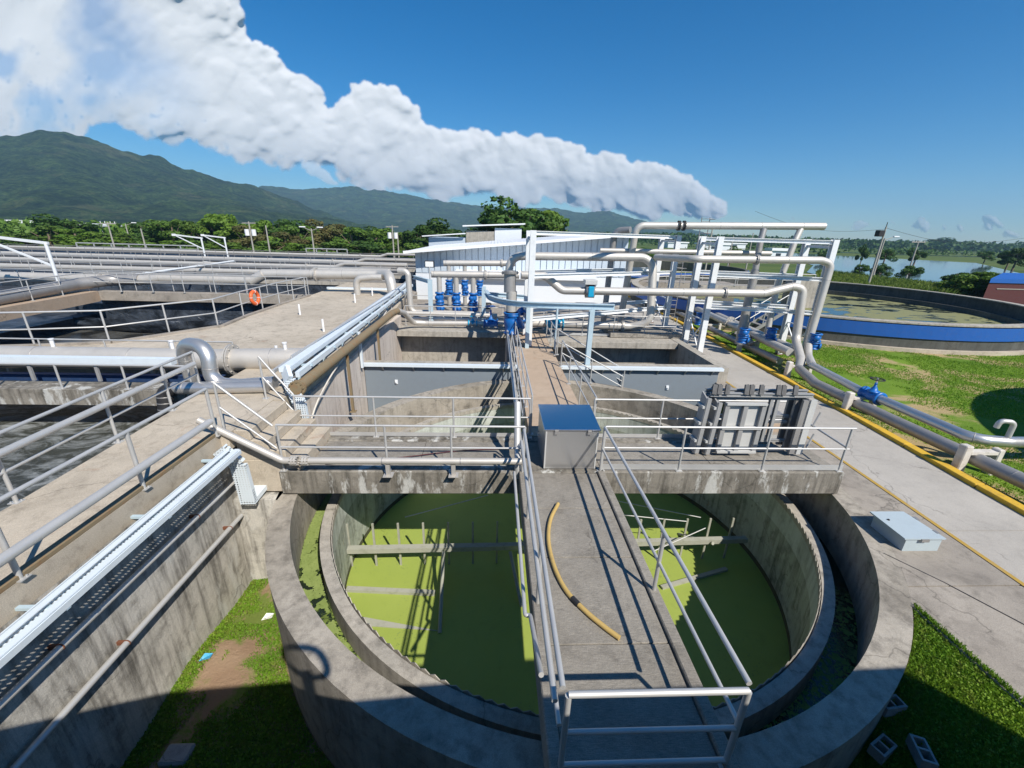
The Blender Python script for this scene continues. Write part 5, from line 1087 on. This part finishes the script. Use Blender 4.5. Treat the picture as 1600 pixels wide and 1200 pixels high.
def trunk_mesh(H, W, seed):
    r = random.Random(seed); mb = MB().tube([(0, 0, -.2), (r.uniform(-.1, .1), 0, H*.35), (r.uniform(-.2, .2), r.uniform(-.2, .2), H*.75)], .2, 7, rs=[.28*H/6, .2*H/6, .1*H/6])
    for k in range(5):
        a = k*1.3+r.random(); mb.tube([(0, 0, H*.35), (math.cos(a)*W*.35, math.sin(a)*W*.35, H*.6), (math.cos(a)*W*.6, math.sin(a)*W*.6, H*.82)], .1, 5, rs=[.1*H/6, .07*H/6, .03*H/6])
    me = bpy.data.meshes.new('trunk'); me.from_pydata(mb.v, [], mb.f); me.materials.append(M['bark']); me.update(); return me
KINDS = {}
for k_, mat in enumerate(('leaf_dark', 'leaf_mid', 'leaf_bright', 'leaf_brown')):
    KINDS[mat] = [(crown_mesh('crown', 10*k_+j, 15, 3400, .17, mat, 3.4, 6.4), trunk_mesh(6.2, 3.2, k_*5+j)) for j in range(2)]
def tree(label, x, y, z, h, wd, mat, j=0, name='tree', group='trees beyond the far tanks', cat='tree'):
    cm, tm = KINDS[mat][j % 2]; T = thing(name, (x, y, z), label, cat, group); s = h/7.0
    for nm_, me in (('crown', cm), ('trunk', tm)):
        o = link_mesh(nm_, me, T, (x, y, z)); o.scale = (wd/7, wd/7, s); o.rotation_euler = (0, 0, (j*2.4) % 6.28)
adj = {'leaf_dark': 'dark green', 'leaf_mid': 'mid green', 'leaf_bright': 'bright green', 'leaf_brown': 'brownish green'}
TL = [  # px, y of top, distance, width m, kind, where
 (95, 336, 96, 12, 'leaf_dark', 'rounded tree between the warehouse roof and the white hut'), (70, 350, 88, 9, 'leaf_mid', 'low tree in front of the warehouse'), (112, 352, 88, 10, 'leaf_bright', 'shrubby tree below the rounded one'),
 (20, 362, 84, 10, 'leaf_mid', 'low tree at the edge of the view under the warehouse'), (160, 366, 84, 9, 'leaf_bright', 'shrubby tree below the white hut'), (185, 362, 90, 9, 'leaf_mid', 'tree just past the white hut'), (215, 364, 95, 9, 'leaf_dark', 'low tree behind the bare grey pole'),
 (240, 340, 100, 10, 'leaf_dark', 'tall tree at the start of the dense row'), (262, 336, 96, 9, 'leaf_mid', 'tall tree second in the dense row'), (288, 340, 104, 11, 'leaf_dark', 'tall tree behind the nearer davit tip'), (312, 344, 98, 9, 'leaf_mid', 'tree between the two davits'),
 (340, 333, 98, 12, 'leaf_bright', 'spreading tree above the second davit'), (366, 343, 104, 9, 'leaf_bright', 'tree just before the transformer pole'), (405, 343, 96, 8, 'leaf_bright', 'bushy tree behind the transformer pole'), (382, 352, 90, 9, 'leaf_brown', 'tree at the foot of the transformer pole'),
 (440, 336, 100, 12, 'leaf_dark', 'dense tree left standing above the leaning pole'), (462, 345, 95, 9, 'leaf_mid', 'tree before the double lamp'), (497, 345, 98, 11, 'leaf_brown', 'tree behind the double lamp post'), (523, 350, 102, 10, 'leaf_brown', 'thin tree past the double lamp post'), (548, 352, 96, 10, 'leaf_mid', 'tree midway from double lamp to shed'),
 (575, 354, 100, 10, 'leaf_dark', 'low tree two before the drum pole'), (598, 354, 94, 10, 'leaf_mid', 'tree just before the drum pole'), (632, 358, 92, 9, 'leaf_mid', 'tree right behind the short thin pole'), (655, 352, 90, 9, 'leaf_dark', 'tree at the corner of the shed roof'),
 (682, 342, 82, 11, 'leaf_dark', 'tall dark tree behind the lower end of the shed roof'), (704, 352, 92, 9, 'leaf_dark', 'dark tree touching the small upper storey'),
 (812, 311, 72, 15, 'leaf_dark', 'tallest tree rising behind the shed roof'), (838, 322, 74, 14, 'leaf_mid', 'tree leaning on the tallest one'), (786, 330, 76, 13, 'leaf_dark', 'tree between the upper storey and the tallest tree'), (862, 333, 74, 11, 'leaf_mid', 'last tree of the clump behind the shed roof'),
 (250, 372, 82, 9, 'leaf_bright', 'shrub in front of the dense row'), (300, 374, 80, 10, 'leaf_mid', 'shrub behind the pale frame'), (350, 374, 82, 10, 'leaf_bright', 'shrub under the spreading tree'), (420, 375, 80, 10, 'leaf_mid', 'shrub beside the bare leaning pole'), (470, 376, 82, 10, 'leaf_bright', 'shrub left of the double lamp foot'), (520, 377, 80, 11, 'leaf_mid', 'shrub past the double lamp foot'), (575, 377, 82, 11, 'leaf_dark', 'shrub low before the drum pole'), (640, 377, 80, 9, 'leaf_mid', 'shrub below the shed corner'), (200, 380, 78, 9, 'leaf_mid', 'shrub by the far railings'), (130, 384, 76, 9, 'leaf_bright', 'low shrub beyond the blue topped pumps'), (445, 362, 88, 9, 'leaf_brown', 'reddish tree low in the dense row')]
TL[15] = (440, 336, 100, 12, 'leaf_dark', 'dense broad tree above the bare leaning pole'); TL[34] = (470, 376, 82, 10, 'leaf_bright', 'shrub just before the double lamp foot')
for i, (px, yt, d, wd, kd, where) in enumerate(TL):
    t = PY(px, yt, d); h = t[2]+.7
    if h < 2.2: h = 2.2
    tree(adj[kd]+' '+where, t[0], d, -.75, h*1.04, wd, kd, i)
# right-hand field trees and bushes
TR = [(1353, 382, 110, 5, 'leaf_dark', 'small tree beyond the lake, nearest the speaker pole'), (1388, 386, 118, 9, 'leaf_dark', 'bush beyond the lake behind the speaker pole'), (1436, 388, 120, 9, 'leaf_dark', 'bush beyond the lake behind the lakeside pole'), (1350, 410, 70, 4, 'leaf_dark', 'small bush standing at the near lake shore'), (1380, 412, 68, 5.5, 'leaf_dark', 'bush at the near lake shore by the speaker pole'), (1428, 412, 66, 6, 'leaf_dark', 'bush at the near lake shore by the lakeside pole'),
      (1530, 418, 48, 7, 'leaf_bright', 'bright leafy tree beside the maroon building'), (1512, 422, 50, 5, 'leaf_dark', 'dark bush beside the maroon building'), (1560, 424, 52, 7, 'leaf_mid', 'bush behind the maroon building'), (1545, 390, 150, 9, 'leaf_dark', 'lone bush in the far meadow'), (1583, 392, 110, 9, 'leaf_dark', 'dark tree near the far edge of the meadow'), (1598, 383, 105, 10, 'leaf_dark', 'taller dark tree at the far edge of the meadow'), (1010, 384, 110, 9, 'leaf_mid', 'tree seen just past the end of the shed'), (1040, 388, 100, 9, 'leaf_dark', 'dark tree behind the near rack post'), (1075, 386, 95, 8, 'leaf_mid', 'tree seen between the two racks'), (1095, 384, 105, 9, 'leaf_dark', 'dark tree behind the tall ladder'), (1145, 385, 90, 7, 'leaf_dark', 'dark bush seen inside the road rack'), (1290, 392, 130, 7, 'leaf_dark', 'bush beyond the end of the road rack'), (1185, 390, 140, 9, 'leaf_mid', 'tree seen between the droppers')]
for i, (px, yt, d, wd, kd, where) in enumerate(TR):
    wd *= .62 if d > 60 else .9; t = PY(px, yt, d); h = max(1.8, t[2]+.8); tree(adj[kd]+' '+where if not where.split()[0] in ('bright', 'dark') else where, t[0], d, -.8, h*1.03, wd, kd, i, group='field trees around the lake')
for i, (px, yt, d, wd) in enumerate([(1480, 372, 620, 55), (1500, 378, 600, 45), (1522, 378, 640, 36), (1448, 378, 600, 26), (1565, 386, 560, 40), (1330, 374, 640, 34)]):
    t = PY(px, yt, d); tree(['broad crowned tree standing highest on the skyline', 'flat crowned tree next to the highest on the skyline', 'rounded tree third along the skyline group', 'umbrella shaped tree alone above the lakeside pole', 'round tree lowest of the skyline group', 'small tree on the skyline above the speaker pole'][i], t[0], d, -1, t[2]+2, wd, 'leaf_dark', i, group='big trees on the skyline')
def leaf_mass(name, label, cat, pts, sz, mat, kind='stuff'):
    P = np.array(pts); n = len(P); r = rng; nn = r.normal(size=(n, 3)); nn[:, 2] = abs(nn[:, 2])+.2; nn /= np.linalg.norm(nn, axis=1)[:, None]
    t = np.cross(nn, r.normal(size=(n, 3))); t /= np.linalg.norm(t, axis=1)[:, None]; b = np.cross(nn, t); s = (sz*r.uniform(.6, 1.4, n))[:, None] if np.isscalar(sz) else (sz*r.uniform(.6, 1.4, n))[:, None]
    Vv = np.stack([P-t*s-b*s*.6, P+t*s-b*s*.5, P+t*s*.3+b*s, P-t*s*.8+b*s*.5], 1).reshape(-1, 3)
    me = bpy.data.meshes.new(name); me.vertices.add(len(Vv)); me.vertices.foreach_set('co', Vv.ravel().astype(np.float32)); me.loops.add(n*4); me.loops.foreach_set('vertex_index', np.arange(n*4, dtype=np.int32)); me.polygons.add(n)
    me.polygons.foreach_set('loop_start', np.arange(0, n*4, 4, dtype=np.int32)); me.materials.append(M[mat]); me.update(calc_edges=True)
    o = bpy.data.objects.new(name, me); COL.objects.link(o); return tag(o, label, cat, None, kind)
# far treeline
n = 26000; px = rng.uniform(870, 1700, n); dd = rng.uniform(520, 760, n); X = np.array([(CR*((a-800)/FPX)+CF) for a in px]); X = X/X[:, 1:2]*dd[:, None]
hh = np.array([9+5*noise.noise((x*.02, 0, 4))+4*noise.noise((x*.07, 1, 4)) for x in X[:, 0]]); leaf_mass('treeline', 'distant dark treeline along the flat horizon', 'treeline', np.c_[X[:, 0], dd, rng.uniform(0, 1, n)**.7*hh-1], 2.2, 'leaf_dark')
n = 22000; px = rng.uniform(-200, 760, n); dd = rng.uniform(112, 150, n); X = np.array([(CR*((a-800)/FPX)+CF) for a in px]); X = X/X[:, 1:2]*dd[:, None]
hh = np.array([4.2+2*noise.noise((x*.06, 0, 4))+1.4*noise.noise((x*.2, 1, 4)) for x in X[:, 0]]); leaf_mass('woodland', 'dense mixed woodland behind the first trees', 'woodland', np.c_[X[:, 0], dd, rng.uniform(0, 1, n)**.7*hh-.8], .5, 'leaf_mid')
# scattered hedges in the plain
n = 5000; cx_ = rng.uniform(60, 420, 40); cy_ = rng.uniform(240, 560, 40); kk = rng.integers(0, 40, n)
leaf_mass('hedges', 'scattered dark scrub across the flat fields', 'scrub', np.c_[cx_[kk]+rng.normal(0, 14, n), cy_[kk]+rng.normal(0, 2, n), rng.uniform(0, 1, n)**1.5*3-.7], .8, 'leaf_dark')

# ================================================================== GRASS
def blades(name, label, P, h, wdt, mat):
    P = np.array(P, dtype=float); n = len(P); a = rng.uniform(0, 2*np.pi, n); lean = rng.normal(0, .35, (n, 2)); hh = (h*rng.uniform(.5, 1.4, n))
    d = np.c_[np.cos(a), np.sin(a), np.zeros(n)]*wdt; tip = P+np.c_[lean*hh[:, None], hh]
    mid = P+np.c_[lean*hh[:, None]*.35, hh*.6]
    Vv = np.stack([P-d, P+d, mid+d*.8, tip, mid-d*.8], 1).reshape(-1, 3)
    me = bpy.data.meshes.new(name); me.vertices.add(len(Vv)); me.vertices.foreach_set('co', Vv.ravel().astype(np.float32)); me.loops.add(n*5); me.loops.foreach_set('vertex_index', np.arange(n*5, dtype=np.int32)); me.polygons.add(n)
    me.polygons.foreach_set('loop_start', np.arange(0, n*5, 5, dtype=np.int32)); me.materials.append(M[mat]); me.update(calc_edges=True)
    o = bpy.data.objects.new(name, me); COL.objects.link(o); return tag(o, label, 'grass', None, 'stuff')
def scatter(n, x0, x1, y0, y1, ok, zf):
    out = []
    for _ in range(n):
        x, y = rng.uniform(x0, x1), rng.uniform(y0, y1)
        if ok(x, y): out.append((x, y, zf(x, y)))
    return out
wf = lambda x, y: math.hypot(x-TC[0], y-TC[1]) > 6.52
def left_ok(x, y):
    if not wf(x, y): return False
    v = noise.noise((x*.7, y*.5, 5))+.35*noise.noise((x*3, y*3, 1)); bare = math.exp(-((x+4.75+.15*(y-7))**2)/.16)*(1 if y > 6.4 else .42 if y > 4.6 else .15)+.35*noise.noise((x*1.8, y*1.8, 8))
    return v+.5 > bare*.95+rng.uniform(-.12, .2) or x < -5.25 and rng.uniform() < .6
blades('grass', 'green grass growing in the gap between the round tank and the retaining wall', scatter(120000, -5.4, -2.2, .6, 9.2, left_ok, lambda x, y: gz(x, y)+.02), .05, .007, 'grass')
blades('grass', 'thick green grass in the wedge between the round tank and the apron', scatter(120000, 3.2, 6.79, .4, 5.3, wf, lambda x, y: gz(x, y) if x < 6.71 else -.6), .05, .007, 'grass')
def lawn_ok(x, y):
    v = noise.fractal((x*.3, y*.3, 2), 1, 2, 4)
    return x > kerbx(y)+.32 and math.hypot(x-BC[0], y-BC[1]) > 14.4 and v < .16+rng.uniform(-.08, .08)
blades('lawn_grass', 'short mown lawn with bare patches beyond the yellow kerb', scatter(190000, 11.6, 34, 2, 24, lawn_ok, lambda x, y: -.72), .045, .013, 'grass')
n = 60000; px = rng.uniform(1230, 1640, n); P = []
for a in px:
    Yd = rng.uniform(47, 78); r_ = CR*((a-800)/FPX)+CF; x = r_[0]/r_[1]*Yd
    if math.hypot(x-BC[0], Yd-BC[1]) > 14.6 and x < 62: P.append((x, Yd, -.72))
blades('meadow_grass', 'tall rough meadow grass between the round tank and the lake', P, .75, .09, 'fieldgrass')
P = scatter(70000, -5.4, -2.2, .6, 9.2, left_ok, lambda x, y: gz(x, y)+.045+.03*rng.uniform())
leaf_mass('ground_cover', 'leafy low weeds mixed in the grass by the retaining wall', 'weeds', P, .015, 'grass')
P = scatter(30000, 3.2, 6.7, .4, 5.2, wf, lambda x, y: gz(x, y)+.03+.035*rng.uniform())
leaf_mass('ground_cover', 'leafy low weeds mixed in the grass wedge by the apron', 'weeds', P, .012, 'grass')
def floaters(name, label, P, sz, mat):
    n = len(P); P = np.array(P); a = rng.uniform(0, 6.28, n); s_ = sz*rng.uniform(.5, 1.5, n); vs = []
    for k_ in range(6): vs.append(P+np.c_[np.cos(a+k_*1.047)*s_, np.sin(a+k_*1.047)*s_*.8, rng.uniform(0, .006, n)])
    Vv = np.stack(vs, 1).reshape(-1, 3); me = bpy.data.meshes.new(name); me.vertices.add(len(Vv)); me.vertices.foreach_set('co', Vv.ravel().astype(np.float32)); me.loops.add(n*6); me.loops.foreach_set('vertex_index', np.arange(n*6, dtype=np.int32)); me.polygons.add(n)
    me.polygons.foreach_set('loop_start', np.arange(0, n*6, 6, dtype=np.int32)); me.materials.append(M[mat]); me.update(calc_edges=True); o = bpy.data.objects.new(name, me); COL.objects.link(o); return tag(o, label, 'duckweed', None, 'stuff')
P = []
for _ in range(26000):
    a = rng.uniform(R_(120), R_(250)); r0 = rng.uniform(5.7, 6.08); dens = np.interp(math.degrees(a), [120, 150, 195, 215, 235, 250], [.9, 1, 1, .45, .25, .05]); x, y = TC[0]+r0*math.cos(a), TC[1]+r0*math.sin(a)
    if noise.noise((x*3.5, y*3.5, 7))+.35*noise.noise((x*11, y*11, 7)) < (dens-.55)*1.1: P.append((x, y, -1.742))
floaters('floating_duckweed', 'pale green duckweed floating in the narrow outer channel', P, .02, 'floatleaf')
P = []
for _ in range(9000):
    a = rng.uniform(0, 6.28); r0 = 5.4*math.sqrt(rng.uniform(0, 1)); x, y = TC[0]+r0*math.cos(a), TC[1]+r0*math.sin(a)
    if noise.noise((x*.9, y*.9, 3)) > .12 or r0 > 5.25: P.append((x, y, -3.494))
floaters('floating_scum', 'tiny pale flecks of scum on the duckweed', P, .012, 'floatleaf')
T_ = []
for i, (x, y, dx, c_) in enumerate([(-4.55, 6.55, .1, 'paper'), (-5.15, 5.6, .09, 'litterblue'), (-4.0, 6.2, .04, 'paper'), (5.9, 4.2, .08, 'paper')]):
    z = gz(x, y)+.06; tag(build(MB().add([(x-dx, y-dx*.7, z), (x+dx, y-dx*.4, z+.03), (x+dx*.8, y+dx, z), (x-dx*.5, y+dx*.6, z+.05)], [(0, 1, 2, 3)]), 'litter', c_), ['scrap of white paper on the grass by the wall', 'crumpled blue plastic litter lying near the wall', 'tiny white scrap beside the round tank', 'pale scrap lying on the grass by the apron'][i], 'litter', None)
def cblock(label, x, y, rz):
    z = gz(x, y)+.02; T = thing('cinder_block', (x, y, z), label, 'block', 'cinder blocks beside the tank'); mb = MB()
    mb.box(-.15, .15, -.08, -.055, 0, .15).box(-.15, .15, .055, .08, 0, .15).box(-.15, -.125, -.054, .054, 0, .15).box(-.012, .012, -.054, .054, 0, .15).box(.125, .15, -.054, .054, 0, .15)
    me = bpy.data.meshes.new('block_body'); me.from_pydata(mb.v, [], mb.f); me.materials.append(M['block']); o = bpy.data.objects.new('block_body', me); COL.objects.link(o); o.parent = T; T.rotation_euler = (0, 0, rz)
cblock('cinder block leaning nearest the round tank wall', 4.95, 3.15, .4); cblock('hollow cinder block with its openings showing', 5.25, 3.0, 1.2); cblock('lone cinder block a step further up the slope', 5.3, 3.5, .1)
x, y = PZ(278, 1183, -2.7)[:2]; tag(build(MB().box(x-.2, x+.2, y-.14, y+.14, -2.8, -2.6), 'stone_block', 'block', bevel=.03), 'square stone block lying in the shade by the wall', 'block')

# ================================================================== CLOUDS (relief in the sky, lit by the sun) AND HAZE
def fbm2(shape, cells, octs, r):
    H, W = shape; out = np.zeros(shape); amp = 1; tot = 0
    for o in range(octs):
        c = cells*2**o; gh = int(H/W*c)+3; g_ = r.normal(size=(gh, c+3)); y = np.linspace(0, gh-2.01, H); x = np.linspace(0, c+.99, W)
        yi, xi = y.astype(int), x.astype(int); fy, fx = y-yi, x-xi; fy = fy*fy*(3-2*fy); fx = fx*fx*(3-2*fx)
        A = g_[yi][:, xi]; B = g_[yi][:, xi+1]; C = g_[yi+1][:, xi]; D = g_[yi+1][:, xi+1]
        out += amp*((A*(1-fx)+B*fx)*(1-fy)[:, None]+(C*(1-fx)+D*fx)*fy[:, None]); tot += amp*amp; amp *= .5
    return out/math.sqrt(tot)
def blur(a, k):
    for _ in range(k):
        a = (np.roll(a, 1, 0)+np.roll(a, -1, 0)+2*a)/4; a = (np.roll(a, 1, 1)+np.roll(a, -1, 1)+2*a)/4
    return a
def cloud(name, label, u0, u1, v0, v1, step, seeds, D, seed, soft, top=lambda U, Vv: .5+0*U, gain=.56, amax=1.):
    r = np.random.default_rng(seed); U = np.arange(u0, u1, step); Vv = np.arange(v0, v1, step); UU, VV = np.meshgrid(U, Vv); shp = UU.shape
    sc = (u1-u0)/1150.
    wu = UU+fbm2(shp, max(4, int(26*sc)), 5, r)*5.5; wv = VV+fbm2(shp, max(4, int(26*sc)), 5, r)*5.5; Hf = np.zeros(shp)
    def splat(cu, cv, cw, rr):
        R = rr*1.6+16; i0, i1 = int((cv-R-v0)/step), int((cv+R-v0)/step)+1; j0, j1 = int((cu-R-u0)/step), int((cu+R-u0)/step)+1
        i0, j0 = max(0, i0), max(0, j0); i1, j1 = min(shp[0], i1), min(shp[1], j1)
        if i0 >= i1 or j0 >= j1: return
        d2 = rr*rr-(wu[i0:i1, j0:j1]-cu)**2-(wv[i0:i1, j0:j1]-cv)**2
        h = np.where(d2 > 0, cw+np.sqrt(np.maximum(d2, 0)), 0); Hf[i0:i1, j0:j1] = np.maximum(Hf[i0:i1, j0:j1], h)
    for cu, cv, rr in seeds:
        cw = r.uniform(0, .5)*rr; splat(cu, cv, cw, rr)
        for k in range(11):
            d = r.normal(size=3); d[2] = abs(d[2])*.9; d[1] -= .35; d /= np.linalg.norm(d); r1 = rr*r.uniform(.3, .52); p = np.array([cu, cv, cw])+d*rr*.86; splat(p[0], p[1], p[2], r1)
            for q in range(7):
                e = r.normal(size=3); e[2] = abs(e[2]); e[1] -= .3; e /= np.linalg.norm(e); r2 = r1*r.uniform(.25, .5); s_ = p+e*r1*.9; splat(s_[0], s_[1], s_[2], r2)
    mask = (Hf > 0).astype(float)
    det = fbm2(shp, max(6, int(60*sc)), 6, r)
    bot = soft(UU, VV)                                  # 0 at the crisp top .. 1 at the soft base
    def gb(a, sg):
        fy = np.fft.fftfreq(a.shape[0])[:, None]; fx = np.fft.rfftfreq(a.shape[1])[None]; sg = sg/step
        return np.fft.irfft2(np.fft.rfft2(a)*np.exp(-2*(math.pi*sg)**2*(fy*fy+fx*fx)), a.shape)
    Hf = np.maximum(Hf, gb(Hf, 11)*.95); b1, b2, b3 = gb(Hf, 2.6), gb(Hf, 7), gb(Hf, 19)
    lf = np.clip(UU/420, .25, 1) if u1-u0 > 1180 or u0 < 0 else 1.; cr_ = np.clip(1-bot*1.5, 0, 1)
    Hs = b3*.6+(b2-b3)*(.6+.4*cr_)*lf+(b1-b2)*(.4+.35*top(UU, VV))*lf+det*(.35+.5*cr_)*mask*lf
    edge = blur(mask, 2)*(1-bot)+blur(mask, 16)*bot
    al = np.clip((edge-.42+(det*.6+fbm2(shp, max(8, int(190*sc)), 4, r)*.6)*.13*(.45+bot))/(.10+.32*bot), 0, 1); al *= 1-np.clip(.9*fbm2(shp, max(4, int(9*sc)), 5, r)*np.clip((330-UU)/330, 0, 1), 0, .55); al = blur(al, 1); al[:, -4:] = 0; al[-3:] = 0; al *= amax
    k = D/FPX; n = UU.size; P = np.empty((n, 3)); uf, vf = UU.ravel(), VV.ravel()
    dr = CR[None]*((uf-800)/FPX)[:, None]+CD[None]*((vf-600)/FPX)[:, None]+CF[None]; ln = np.linalg.norm(dr, axis=1)[:, None]
    P = dr/ln*(D*1.15-Hs.ravel()[:, None]*k*gain/ln**1.7)+np.array([0, 0, CAMZ])
    keep = blur(al, 2) > .004; idx = -np.ones(n, int); 
    a_, b_ = shp; f = []
    kk = keep; q = kk[:-1, :-1] | kk[1:, :-1] | kk[:-1, 1:] | kk[1:, 1:]; I, J = np.nonzero(q)
    Q = np.stack([I*b_+J, (I+1)*b_+J, (I+1)*b_+J+1, I*b_+J+1], 1); used = np.unique(Q); idx[used] = np.arange(len(used)); Q = idx[Q]
    me = bpy.data.meshes.new(name); me.vertices.add(len(used)); me.vertices.foreach_set('co', P[used].ravel().astype(np.float32)); nf = len(Q)
    me.loops.add(nf*4); me.loops.foreach_set('vertex_index', Q.ravel().astype(np.int32)); me.polygons.add(nf); me.polygons.foreach_set('loop_start', np.arange(0, nf*4, 4, dtype=np.int32))
    me.polygons.foreach_set('use_smooth', np.ones(nf, bool)); at = me.attributes.new('cover', 'FLOAT', 'POINT'); at.data.foreach_set('value', al.ravel()[used].astype(np.float32)); me.materials.append(M['cloud']); me.update(calc_edges=True)
    o = bpy.data.objects.new(name, me); COL.objects.link(o); o.visible_shadow = True
    return tag(o, label, 'cloud', None, 'stuff')
k = NT('cloud_white'); at = k.n('ShaderNodeAttribute'); at.attribute_name = 'cover'
df = k.n('ShaderNodeBsdfDiffuse'); df.inputs[0].default_value = (.69, .695, .705, 1); tl = k.n('ShaderNodeBsdfTranslucent'); tl.inputs[0].default_value = (.9, .9, .92, 1)
fl = k.n('ShaderNodeVectorMath'); fl.operation = 'ADD'; gn = k.n('ShaderNodeNewGeometry'); k.l(gn.outputs['Normal'], fl.inputs[0]); fl.inputs[1].default_value = tuple(-SUNV*.5)
fn = k.n('ShaderNodeVectorMath'); fn.operation = 'NORMALIZE'; k.l(fl.outputs[0], fn.inputs[0]); k.l(fn.outputs[0], df.inputs['Normal'])   # scattering inside the cloud evens out its shading
m1 = k.n('ShaderNodeMixShader'); m1.inputs[0].default_value = .3; k.l(df.outputs[0], m1.inputs[1]); k.l(tl.outputs[0], m1.inputs[2])
tp = k.n('ShaderNodeBsdfTransparent'); m2 = k.n('ShaderNodeMixShader'); k.l(at.outputs['Fac'], m2.inputs[0]); k.l(tp.outputs[0], m2.inputs[1]); k.l(m1.outputs[0], m2.inputs[2])
k.l(m2.outputs[0], k.t.nodes['Material Output'].inputs[0]); M['cloud'] = k.m
TOP = [(-60, -90), (330, -90), (345, 18), (375, 62), (430, 98), (470, 135), (480, 170), (520, 172), (548, 150), (575, 138), (610, 155), (640, 195), (700, 200), (760, 214), (800, 208), (850, 216), (880, 226), (940, 242), (980, 254), (1030, 268), (1070, 287), (1110, 308), (1130, 326), (1140, 330)]
BOT = [(-60, 222), (0, 214), (60, 206), (120, 190), (200, 190), (300, 220), (390, 242), (500, 246), (600, 282), (700, 292), (800, 304), (900, 314), (1000, 328), (1100, 336), (1140, 337)]
tx, ty = zip(*TOP); bx_, by_ = zip(*BOT); r = np.random.default_rng(5); seeds = []
while len(seeds) < 420:
    u = r.uniform(-60, 1125); t, b = np.interp(u, tx, ty), np.interp(u, bx_, by_); R0 = float(np.interp(u, [0, 400, 800, 1000, 1130], [50, 44, 34, 27, 16]))*r.uniform(.5, 1.15)
    if b-t < 2.1*R0: R0 = (b-t)/2.1
    v = r.uniform(t+R0*1.05, b-R0*.55)
    if v < -80: continue
    if u < 330 and math.hypot((u-205)/60, (v-107)/22) < 1 or math.hypot((u-40)/50, (v-6)/20) < 1: continue
    seeds.append((u, v, R0))
for (u, v, R0) in [(395, 95, 24), (300, -12, 46), (250, -25, 46), (200, -30, 50), (270, 35, 42), (215, 25, 40), (130, -40, 50), (325, 25, 28), (60, -60, 50), (20, 55, 40), (90, 50, 40), (40, 130, 45), (10, 170, 40), (445, 128, 22), (565, 158, 20), (598, 176, 22), (548, 170, 13), (660, 212, 16), (735, 220, 16), (812, 226, 16), (850, 232, 14), (905, 246, 14), (965, 262, 14), (1020, 280, 14), (1070, 302, 13), (1105, 318, 15), (1080, 308, 22), (1050, 298, 26), (1010, 288, 30), (1118, 324, 11), (1065, 318, 18), (1030, 308, 22), (960, 282, 32), (900, 268, 34)]: seeds.append((u, v, R0))
def soft1(U, Vv):
    b = np.interp(U, bx_, by_); t = np.interp(U, tx, ty); f = (Vv-t)/(b-t); left = np.clip((420-U)/420, 0, 1); return np.clip((f-.66+.4*left)/.34, 0, 1)*np.interp(U, [750, 950], [1, .35])
cloud('cloud', 'towering white cumulus bank slanting down over the mountains', -60, 1160, -90, 352, 1.6, seeds, 4200, 11, soft1, lambda U, Vv: np.clip(1.1-(Vv-np.interp(U, tx, ty))/(.45*(np.interp(U, bx_, by_)-np.interp(U, tx, ty))), 0, 1)*np.clip((U-250)/120, 0, 1))
sm = []
for (u, v, R0) in [(490, 268, 12), (508, 276, 10), (522, 282, 7), (478, 262, 8), (630, 293, 6), (1165, 342, 5), (1340, 349, 5), (1333, 352, 4), (1398, 349, 4), (1440, 347, 7), (1448, 350, 6), (1432, 352, 4), (1475, 354, 4), (1500, 354, 5), (1550, 341, 7), (1562, 345, 5), (1545, 356, 6), (1578, 357, 8), (1590, 360, 6), (1242, 343, 3), (915, 322, 6)]: sm += [(u, v, R0), (u+R0*.8, v+R0*.4, R0*.7), (u-R0*.8, v+R0*.5, R0*.6)]
cloud('cloud', 'small scattered puffs of cloud low above the plain and hills', 440, 1624, 240, 380, 1.2, sm, 3950, 4, lambda U, Vv: np.clip(.85+0*U, 0, 1), gain=.6, amax=.6)
hz = build(MB().box(-3700, 3700, -1600, 3500, -6, 330), 'haze', 'black', org=(0, 0, -6))
hm = bpy.data.materials.new('haze_air'); hm.use_nodes = True; hn = hm.node_tree; hn.nodes.clear(); pv = hn.nodes.new('ShaderNodeVolumePrincipled'); ho = hn.nodes.new('ShaderNodeOutputMaterial')
pv.inputs['Color'].default_value = (.42, .70, 1, 1); pv.inputs['Density'].default_value = .0002; pv.inputs['Anisotropy'].default_value = .1
hn.links.new(pv.outputs[0], ho.inputs['Volume']); hz.data.materials.clear(); hz.data.materials.append(hm); tag(hz, 'thin blue haze softening the far hills', 'haze', None, 'stuff')
